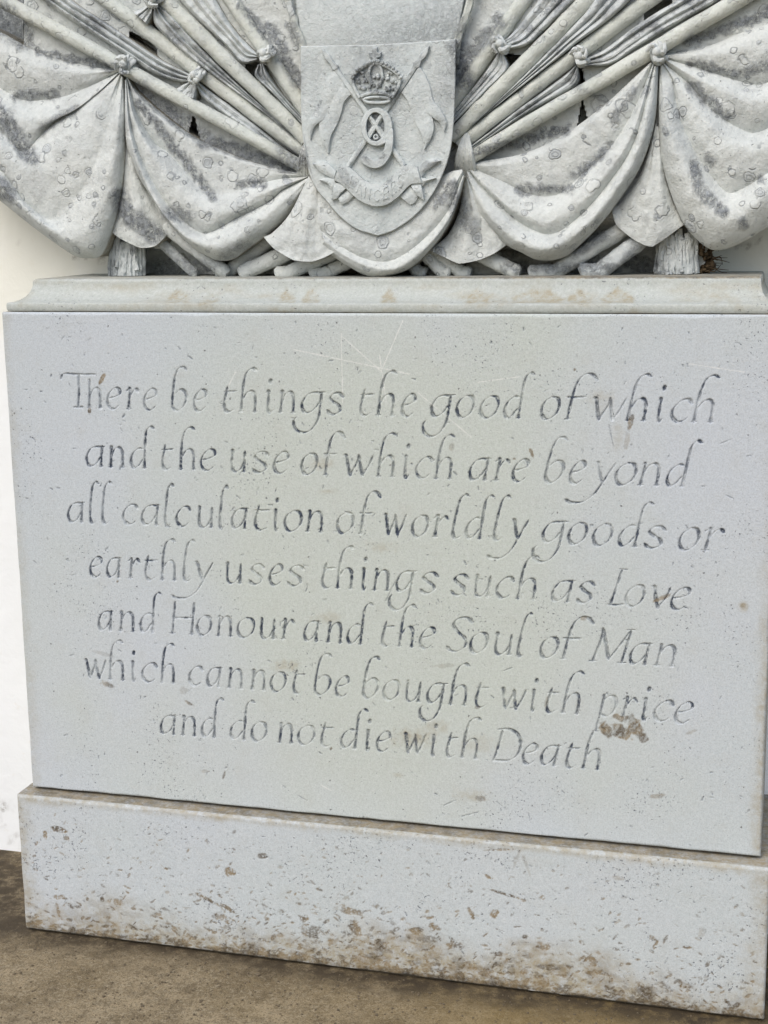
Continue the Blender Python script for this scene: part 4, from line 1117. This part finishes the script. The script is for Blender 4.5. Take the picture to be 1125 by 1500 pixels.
# ---- pole butts and rolled ends showing under the cloth
BUTTS = [((222, 342), (290, 405), 17, 0.1810, M_CRUSTED), ((240, 330), (334, 402), 22, 0.1660, M_CARVED), ((405, 345), (318, 410), 24, 0.1910, M_CARVED), ((352, 401), (470, 348), 26, 0.1710, M_CARVED), ((405, 408), (520, 355), 24, 0.16600, M_CARVED), ((455, 410), (530, 375), 20, 00.1660, M_CARVED),
         ((590, 375), (625, 410), 20, 0.1810, M_CARVED), ((612, 360), (660, 412), 20, 0.16400, M_CARVED), ((628, 362), (690, 410), 20, 0.1710, M_CARVED), ((690, 366), (762, 402), 24, 0.1660, M_CARVED), ((775, 422), (930, 325), 24, 0.1710, M_CARVED), ((850, 420), (960, 335), 26, 0.1640, M_CRUSTED)]
for k, (p0, p1, d, y, mt) in enumerate(BUTTS):
    q = cr([p0, p1], 40)
    W = pix_at(q[:, 0], q[:, 1], np.full(40, y))
    a = Acc()
    r_ = np.full(40, d / 750 / 2)
    e = np.linspace(0, 1, 40)
    r_ = r_ * np.where(e < .03, np.sqrt(np.clip(1 - (1 - e / .03) ** 2, .5, 1)), 1) * np.where(e > .94, np.sqrt(np.clip(1 - (1 - (1 - e) / .06) ** 2, .5, 1)), 1)
    W[:, 2] = np.maximum(W[:, 2], TOP_Z + 0.35 * r_)
    a.tube(W, r_ * .94, 16, .16, seed=k + 20)
    a.build('pole_butt', mt, REL, ATT)

# ---- tassels standing on the cornice
def tassel(x0, x1, ytop, seed, y=.205):
    a = Acc(); rr = random.Random(seed)
    for k in range(34):
        u = rr.random(); lay = k // 12
        xb = x0 + (x1 - x0) * ((k % 12) + rr.uniform(.1, .9)) / 12
        xt = (x0 + x1) / 2 + (xb - (x0 + x1) / 2) * .86
        bulge = .024 * math.sqrt(max(0, 1 - (2 * (xb - x0) / (x1 - x0) - 1) ** 2)) + lay * .003
        yt = ytop + rr.uniform(-4, 14) + (lay == 2) * rr.uniform(0, 22)
        yb = 404 if lay < 2 or rr.random() < .6 else rr.uniform(380, 400)
        P = []
        for t in np.linspace(0, 1, 14):
            P.append(pix_at(xt + (xb - xt) * t + 1.6 * (vnoise(t * 5 + k, seed, 3) - .5) * 2, yt + (yb - yt) * t, y - bulge))
        P = np.array(P); P[:, 2] = np.maximum(P[:, 2], TOP_Z + .001)
        a.tube(P, .0044 * rr.uniform(.6, 1.35) * (1 + .3 * (vnoise(np.arange(14) * .8, np.zeros(14) + k, 2) - .5)), 7, .7, seed=k)
    # solid core
    q = np.linspace(0, 1, 10)
    P = np.array([pix_at((x0 + x1) / 2, ytop + 6 + (404 - ytop - 6) * t, y + .010) for t in q]); P[:, 2] = np.maximum(P[:, 2], TOP_Z + .001)
    a.tube(P, np.linspace(.024, .033, 10), 14, .3)
    return a.build('tassel', M_CRUSTED, REL, ATT)
tassel(160, 213, 345, 4); tassel(959, 1021, 338, 9)

# ================================================================== SHIELD
SY = 0.096
sh = [(440, 67), (500, 66), (548, 65), (600, 62), (668, 57), (667.5, 100), (666.5, 140), (664.5, 185), (659, 225), (646, 262), (629, 292), (606, 318), (580, 336), (566, 342), (553, 346), (540, 342), (522, 336), (498, 318), (475.5, 292), (464, 278), (452.5, 253), (445, 214), (441.5, 180), (440.5, 140), (440, 100)]
shp = np.vstack([np.array([sh[0]]), cr(sh[:5], 20)[1:], cr(sh[4:15], 60)[1:], cr(sh[14:] + [sh[0]], 60)[1:-1]])
a = Acc(); plate(a, shp, SY, SY + .062, 1.6, .004)
shield = a.build('shield', M_SHIELD, REL, {**ATT, 'soil_tone': lambda V: .8 * (V[:, 1] > SY + .003)}, sharp=35); fix_normals(shield)  # sides behind the front face coloured brown

def emb(name, polys, h, lift=0.0, label=None, mat=M_SHIELD, extra=None, inset=1.3):
    a = Acc()
    for p in polys: plate(a, p, SY - h - lift, SY + .002, inset, min(.003, h * .6))
    if extra: extra(a)
    o = a.build(name, mat, shield, {**ATT, 'soil_tone': lambda V: .8 * (V[:, 1] > SY)}, sharp=35); fix_normals(o)  # edges that meet the shield coloured brown
    if label: o['label'] = label
    return o
def sp(pts, n=60): return cr(list(pts) + [pts[0]], n)[:-1]

# lances
def lance(tip, end):
    def ex(a):
        q = cr([tip, end], 30)[4:]
        a.tube(pix_at(q[:, 0], q[:, 1], np.full(len(q), SY - .002)), np.full(len(q), .0052), 10, .2)
    t = np.array(end, float) - np.array(tip, float); L = np.linalg.norm(t); t /= L; nrm = np.array([-t[1], t[0]])
    T = np.array(tip, float)
    head = [T, T + t * 9 + nrm * 3.8, T + t * 17 + nrm * 4.8, T + t * 25 + nrm * 3, T + t * 34 + nrm * 5.6, T + t * 38 + nrm * 3, T + t * 38 - nrm * 3, T + t * 34 - nrm * 5.6, T + t * 25 - nrm * 3, T + t * 17 - nrm * 4.8, T + t * 9 - nrm * 3.8]
    return emb('lance', [head], .008, extra=ex)
lance((471, 71), (592, 243)); lance((629, 67), (510, 244))

def pennon(top, bot, lab=None):
    """cloth of a lance pennon: two ribbons of edge points, waved"""
    A = cr(top, 40); B = cr(bot, 40)
    nu = 14
    P = np.array([A * (1 - s) + B * s for s in np.linspace(0, 1, nu)])
    hh = .0055 + .0026 * np.sin(np.linspace(0, 3.4 * math.pi, 40))[None, :] * np.linspace(.3, 1, 40)[None] + .0018 * np.sin(np.linspace(0, math.pi, nu))[:, None]
    W = pix_at(P[..., 0], P[..., 1], SY - hh)
    idx = np.arange(nu * 40).reshape(nu, 40)
    F = list(np.stack([idx[:-1, :-1], idx[:-1, 1:], idx[1:, 1:], idx[1:, :-1]], -1).reshape(-1, 4))
    V = W.reshape(-1, 3)
    rim = np.concatenate([idx[0, :], idx[1:, -1], idx[-1, -2::-1], idx[-2:0:-1, 0]])
    RV = V[rim].copy(); RV[:, 1] = SY + .001
    s0 = len(V); k = len(rim); j = np.arange(k)
    V = np.vstack([V, RV]); F += list(np.stack([rim[j], s0 + j, s0 + (j + 1) % k, rim[(j + 1) % k]], -1))
    return V, F
def pennon_obj(parts):
    a = Acc()
    for t, b in parts:
        V, F = pennon(t, b); a.add(V, F)
    o = a.build('pennon', M_SHIELD, shield, ATT, sharp=40); fix_normals(o)
    return o
pennon_obj([([(489, 103), (476, 121), (470, 141), (458, 167), (449, 184), (454, 205)], [(504, 124), (496, 140), (486, 158), (474, 174), (460, 186), (455, 205)]),
            ([(498, 118), (488, 140), (480, 160), (468, 178), (470, 205), (480, 224)], [(514, 138), (504, 149), (500, 163), (494, 181), (484, 200), (482, 224)])])
pennon_obj([([(614, 97), (622, 109), (630, 128), (634, 146), (645, 161), (654, 178), (651, 193)], [(600, 118), (608, 132), (614, 148), (622, 162), (634, 172), (644, 180), (650, 193)]),
            ([(606, 110), (616, 132), (622, 150), (633, 172), (635, 188), (631, 202), (622, 219)], [(588, 136), (597, 147), (602, 160), (609, 180), (617, 195), (620, 206), (621, 219)])])

# crown
def crown_extra(a):
    def arc(pts, r, y, n=24):
        q = cr(pts, n); a.tube(pix_at(q[:, 0], q[:, 1], np.full(n, y)), r, 8, .3)
    arc([(516, 115), (522, 105), (533, 97), (545, 92)], .0038, SY - .012); arc([(554, 92), (566, 97), (580, 106), (587, 115)], .0038, SY - .012)
    arc([(527, 143), (519, 128), (516, 115)], .003, SY - .011); arc([(574, 143), (583, 128), (587, 115)], .003, SY - .011)
    arc([(548, 92), (542, 100), (541, 112), (545, 124)], .0028, SY - .011); arc([(552, 92), (558, 100), (560, 112), (556, 124)], .0028, SY - .011)
    q = np.linspace(0, 2 * math.pi, 40)
    a.tube(pix_at(552 + 19 * np.cos(q), 146.5 + 4.2 * np.sin(q), np.full(40, SY - .0125)), .0026, 8, .2)
    arc([(529, 141), (540, 137), (552, 136), (564, 137), (573, 141)], .0032, SY - .012)
    rr = random.Random(5)
    for k in range(16):                                # beads on the arches
        t = k / 15
        p = cr([(516, 114), (526, 101), (545, 91), (556, 91), (576, 101), (588, 114)], 16)[k]
        w = pix_at(p[0], p[1] - 1, SY - .015); a.ball(w, .0034, 8, 6)
    for cx, cy in ((531, 128), (541, 130), (552, 131), (563, 130), (572, 128), (527, 118), (536, 117), (565, 117), (577, 118), (551, 114), (531, 108), (571, 108), (546, 122), (557, 122)):
        for q_ in range(3):
            w = pix_at(cx + rr.uniform(-3.4, 3.4), cy + rr.uniform(-3.4, 3.4), SY - .009); a.ball(w, rr.uniform(.0024, .0042), 8, 6)
crown = emb('crown', [sp([(528, 147), (520, 130), (515, 114), (524, 103), (543, 92), (556, 92), (578, 103), (588, 114), (582, 130), (573, 147), (552, 151)], 60),
                      [(543, 92), (545, 86), (541, 83), (540, 77), (545, 76), (545, 70), (553, 69), (553, 76), (559, 76), (558, 83), (553, 86), (556, 92)]], .007, extra=crown_extra)

# numeral nine with a saltire in its bowl
def nine_extra(a):
    # ring of the bowl
    n_ = 64; q = np.linspace(0, 2 * math.pi, n_, endpoint=False)
    oR = (552, 186, 23.5, 28.5); iR = (550, 186, 13, 21)
    V = []; F = []
    for (cx, cy, rx, ry, y) in ((*oR, SY + .002), (*oR, SY - .009), (oR[0], oR[1], oR[2] - 1.4, oR[3] - 1.4, SY - .012), (iR[0], iR[1], iR[2] + 1.2, iR[3] + 1.2, SY - .012), (*iR, SY - .009), (*iR, SY - .001)):
        V.append(pix_at(cx + rx * np.cos(q), cy + ry * np.sin(q), np.full(n_, y)))
    for r in range(5):
        for i in range(n_): F.append((r * n_ + i, r * n_ + (i + 1) % n_, (r + 1) * n_ + (i + 1) % n_, (r + 1) * n_ + i))
    a.add(np.vstack(V), F)
    plate(a, sp([(565, 196), (575, 188), (576.5, 206), (573, 226), (562, 242), (548, 247), (534, 242), (528, 234), (533, 228), (541, 231), (549, 234), (557, 230), (562, 220), (564.5, 208)], 90), SY - .0131, SY + .002, 1.2, .003)
    plate(a, [(539, 171), (543, 168), (563, 199), (559, 203)], SY - .009, SY + .001, .8, .002)
    plate(a, [(561, 170), (557, 167), (538, 199), (542, 203)], SY - .0088, SY + .001, .8, .002)
    q2 = np.linspace(0, 2 * math.pi, 20)
    a.tube(pix_at(550.5 + 2.8 * np.cos(q2), 200.5 + 3 * np.sin(q2), np.full(20, SY - .009)), .0016, 6)
a = Acc(); nine_extra(a)
nine = a.build('numeral', M_SHIELD, shield, ATT, sharp=35); fix_normals(nine)
# sunk ground behind the saltire, coloured dark grey all over
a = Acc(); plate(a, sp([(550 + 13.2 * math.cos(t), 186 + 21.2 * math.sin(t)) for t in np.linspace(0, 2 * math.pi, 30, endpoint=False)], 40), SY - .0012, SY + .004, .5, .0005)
cell = a.build('numeral', M_CRUSTED, shield, {'lichen_grey': lambda V: np.ones(len(V))}, sharp=35); fix_normals(cell); cell.name = 'numeral_ground'

# scroll
def band(a, up, lo, h, n=50, nu=8, curve=.003):
    U, L_ = cr(up, n), cr(lo, n)
    P = np.array([U * (1 - s) + L_ * s for s in np.linspace(0, 1, nu)])
    hh = h + curve * np.sin(np.linspace(0, math.pi, nu))[:, None] + 0 * P[..., 0]
    W = pix_at(P[..., 0], P[..., 1], SY - hh)
    idx = np.arange(nu * n).reshape(nu, n)
    F = [tuple(q) for q in np.stack([idx[:-1, :-1], idx[:-1, 1:], idx[1:, 1:], idx[1:, :-1]], -1).reshape(-1, 4)]
    V = W.reshape(-1, 3)
    rim = np.concatenate([idx[0, :], idx[1:, -1], idx[-1, -2::-1], idx[-2:0:-1, 0]])
    RV = V[rim].copy(); RV[:, 1] = SY + .001
    s0 = len(V); k = len(rim)
    F += [(rim[j], s0 + j, s0 + (j + 1) % k, rim[(j + 1) % k]) for j in range(k)]
    a.add(np.vstack([V, RV]), F)
UP = [(497, 243), (510, 245), (518, 250), (532, 263), (546, 269), (561, 268), (573, 259), (586, 245), (600, 242), (611, 244)]
LO = [(489, 264), (500, 269), (507, 276), (522, 290), (538, 299), (552, 302), (567, 299), (583, 288), (600, 271), (617, 268)]
a = Acc()
band(a, UP, LO, .012)
band(a, [(492, 250), (478, 238), (466, 235), (457, 240)], [(489, 262), (476, 256), (468, 250), (459, 241)], .007, 24)
band(a, [(489, 262), (478, 260), (467, 263)], [(494, 272), (487, 280), (480, 270), (468, 264)], .006, 24)
band(a, [(490, 268), (500, 268), (507, 275)], [(485, 293), (494, 290), (499, 283)], .008, 20)
band(a, [(495, 290), (503, 284), (509, 279)], [(501, 300), (510, 295), (518, 287)], .005, 20)
band(a, [(609, 250), (620, 238), (632, 232), (645, 235)], [(616, 262), (622, 252), (630, 246), (644, 236)], .007, 24)
band(a, [(612, 258), (626, 262), (638, 260)], [(617, 274), (626, 266), (638, 261)], .006, 24)
band(a, [(601, 270), (609, 268), (616, 268)], [(608, 284), (616, 290), (621, 293)], .008, 20)
band(a, [(585, 287), (594, 280), (600, 272)], [(601, 300), (608, 296), (612, 288)], .005, 20)
# raised letters along the band
LET = {'L': [[(0, 1), (0, 0), (.8, 0)]], 'A': [[(0, 0), (.5, 1), (1, 0)], [(.2, .4), (.8, .4)]], 'N': [[(0, 0), (0, 1), (.9, 0), (.9, 1)]], 'C': [[(.9, .85), (.5, 1), (.05, .7), (.05, .3), (.5, 0), (.9, .15)]], 'E': [[(.8, 1), (0, 1), (0, 0), (.8, 0)], [(0, .5), (.65, .5)]],
       'R': [[(0, 0), (0, 1), (.7, .95), (.75, .6), (0, .5)], [(.3, .5), (.85, 0)]], 'S': [[(.85, .85), (.5, 1), (.1, .8), (.25, .55), (.75, .42), (.85, .15), (.45, 0), (.05, .15)]]}
Uc, Lc = cr(UP, 200), cr(LO, 200)
for k, ch in enumerate('LANCERS'):
    t0 = .17 + k * .098
    for st in LET[ch]:
        P = []
        for x, y in (cr(st, 12) if ch in 'CS' else st):
            i = int((t0 + x * .062) * 199); s = .76 - .50 * y
            q = Uc[i] * (1 - s) + Lc[i] * s
            P.append(pix_at(q[0], q[1], SY - .0145))
        a.tube(np.array(P), .0013, 6, .6, seed=k)
scr = a.build('scroll', M_SHIELD, shield, ATT, sharp=40); fix_normals(scr)

# ================================================================== DEBRIS on the cornice beside the right tassel
a = Acc(); rr = random.Random(2)
for k in range(110):
    c = pix_at(rr.gauss(1033, 5.5), rr.uniform(360, 400), rr.uniform(.20, .26))
    c[2] = max(c[2], TOP_Z + .004)
    a.ball(c, rr.uniform(.002, .0065), 7, 5, (rr.uniform(.6, 1.6), 1, rr.uniform(.5, 1.4)))
for k in range(16):
    x, y = rr.gauss(1034, 6), rr.uniform(368, 398)
    P = [pix_at(x, y, .22), pix_at(x + rr.uniform(4, 14), y + rr.uniform(-8, 8), .20), pix_at(x + rr.uniform(12, 30), y + rr.uniform(-14, 8), .23)]
    q = cr(P, 12); q[:, 2] = np.maximum(q[:, 2], TOP_Z + .001)
    a.tube(q, np.linspace(.0014, .0004, 12), 5)
deb = a.build('insect_nest', M_DEBRIS)
tag(deb, 'small dark brown clump of dry debris beside the right tassel on the cornice', 'debris')
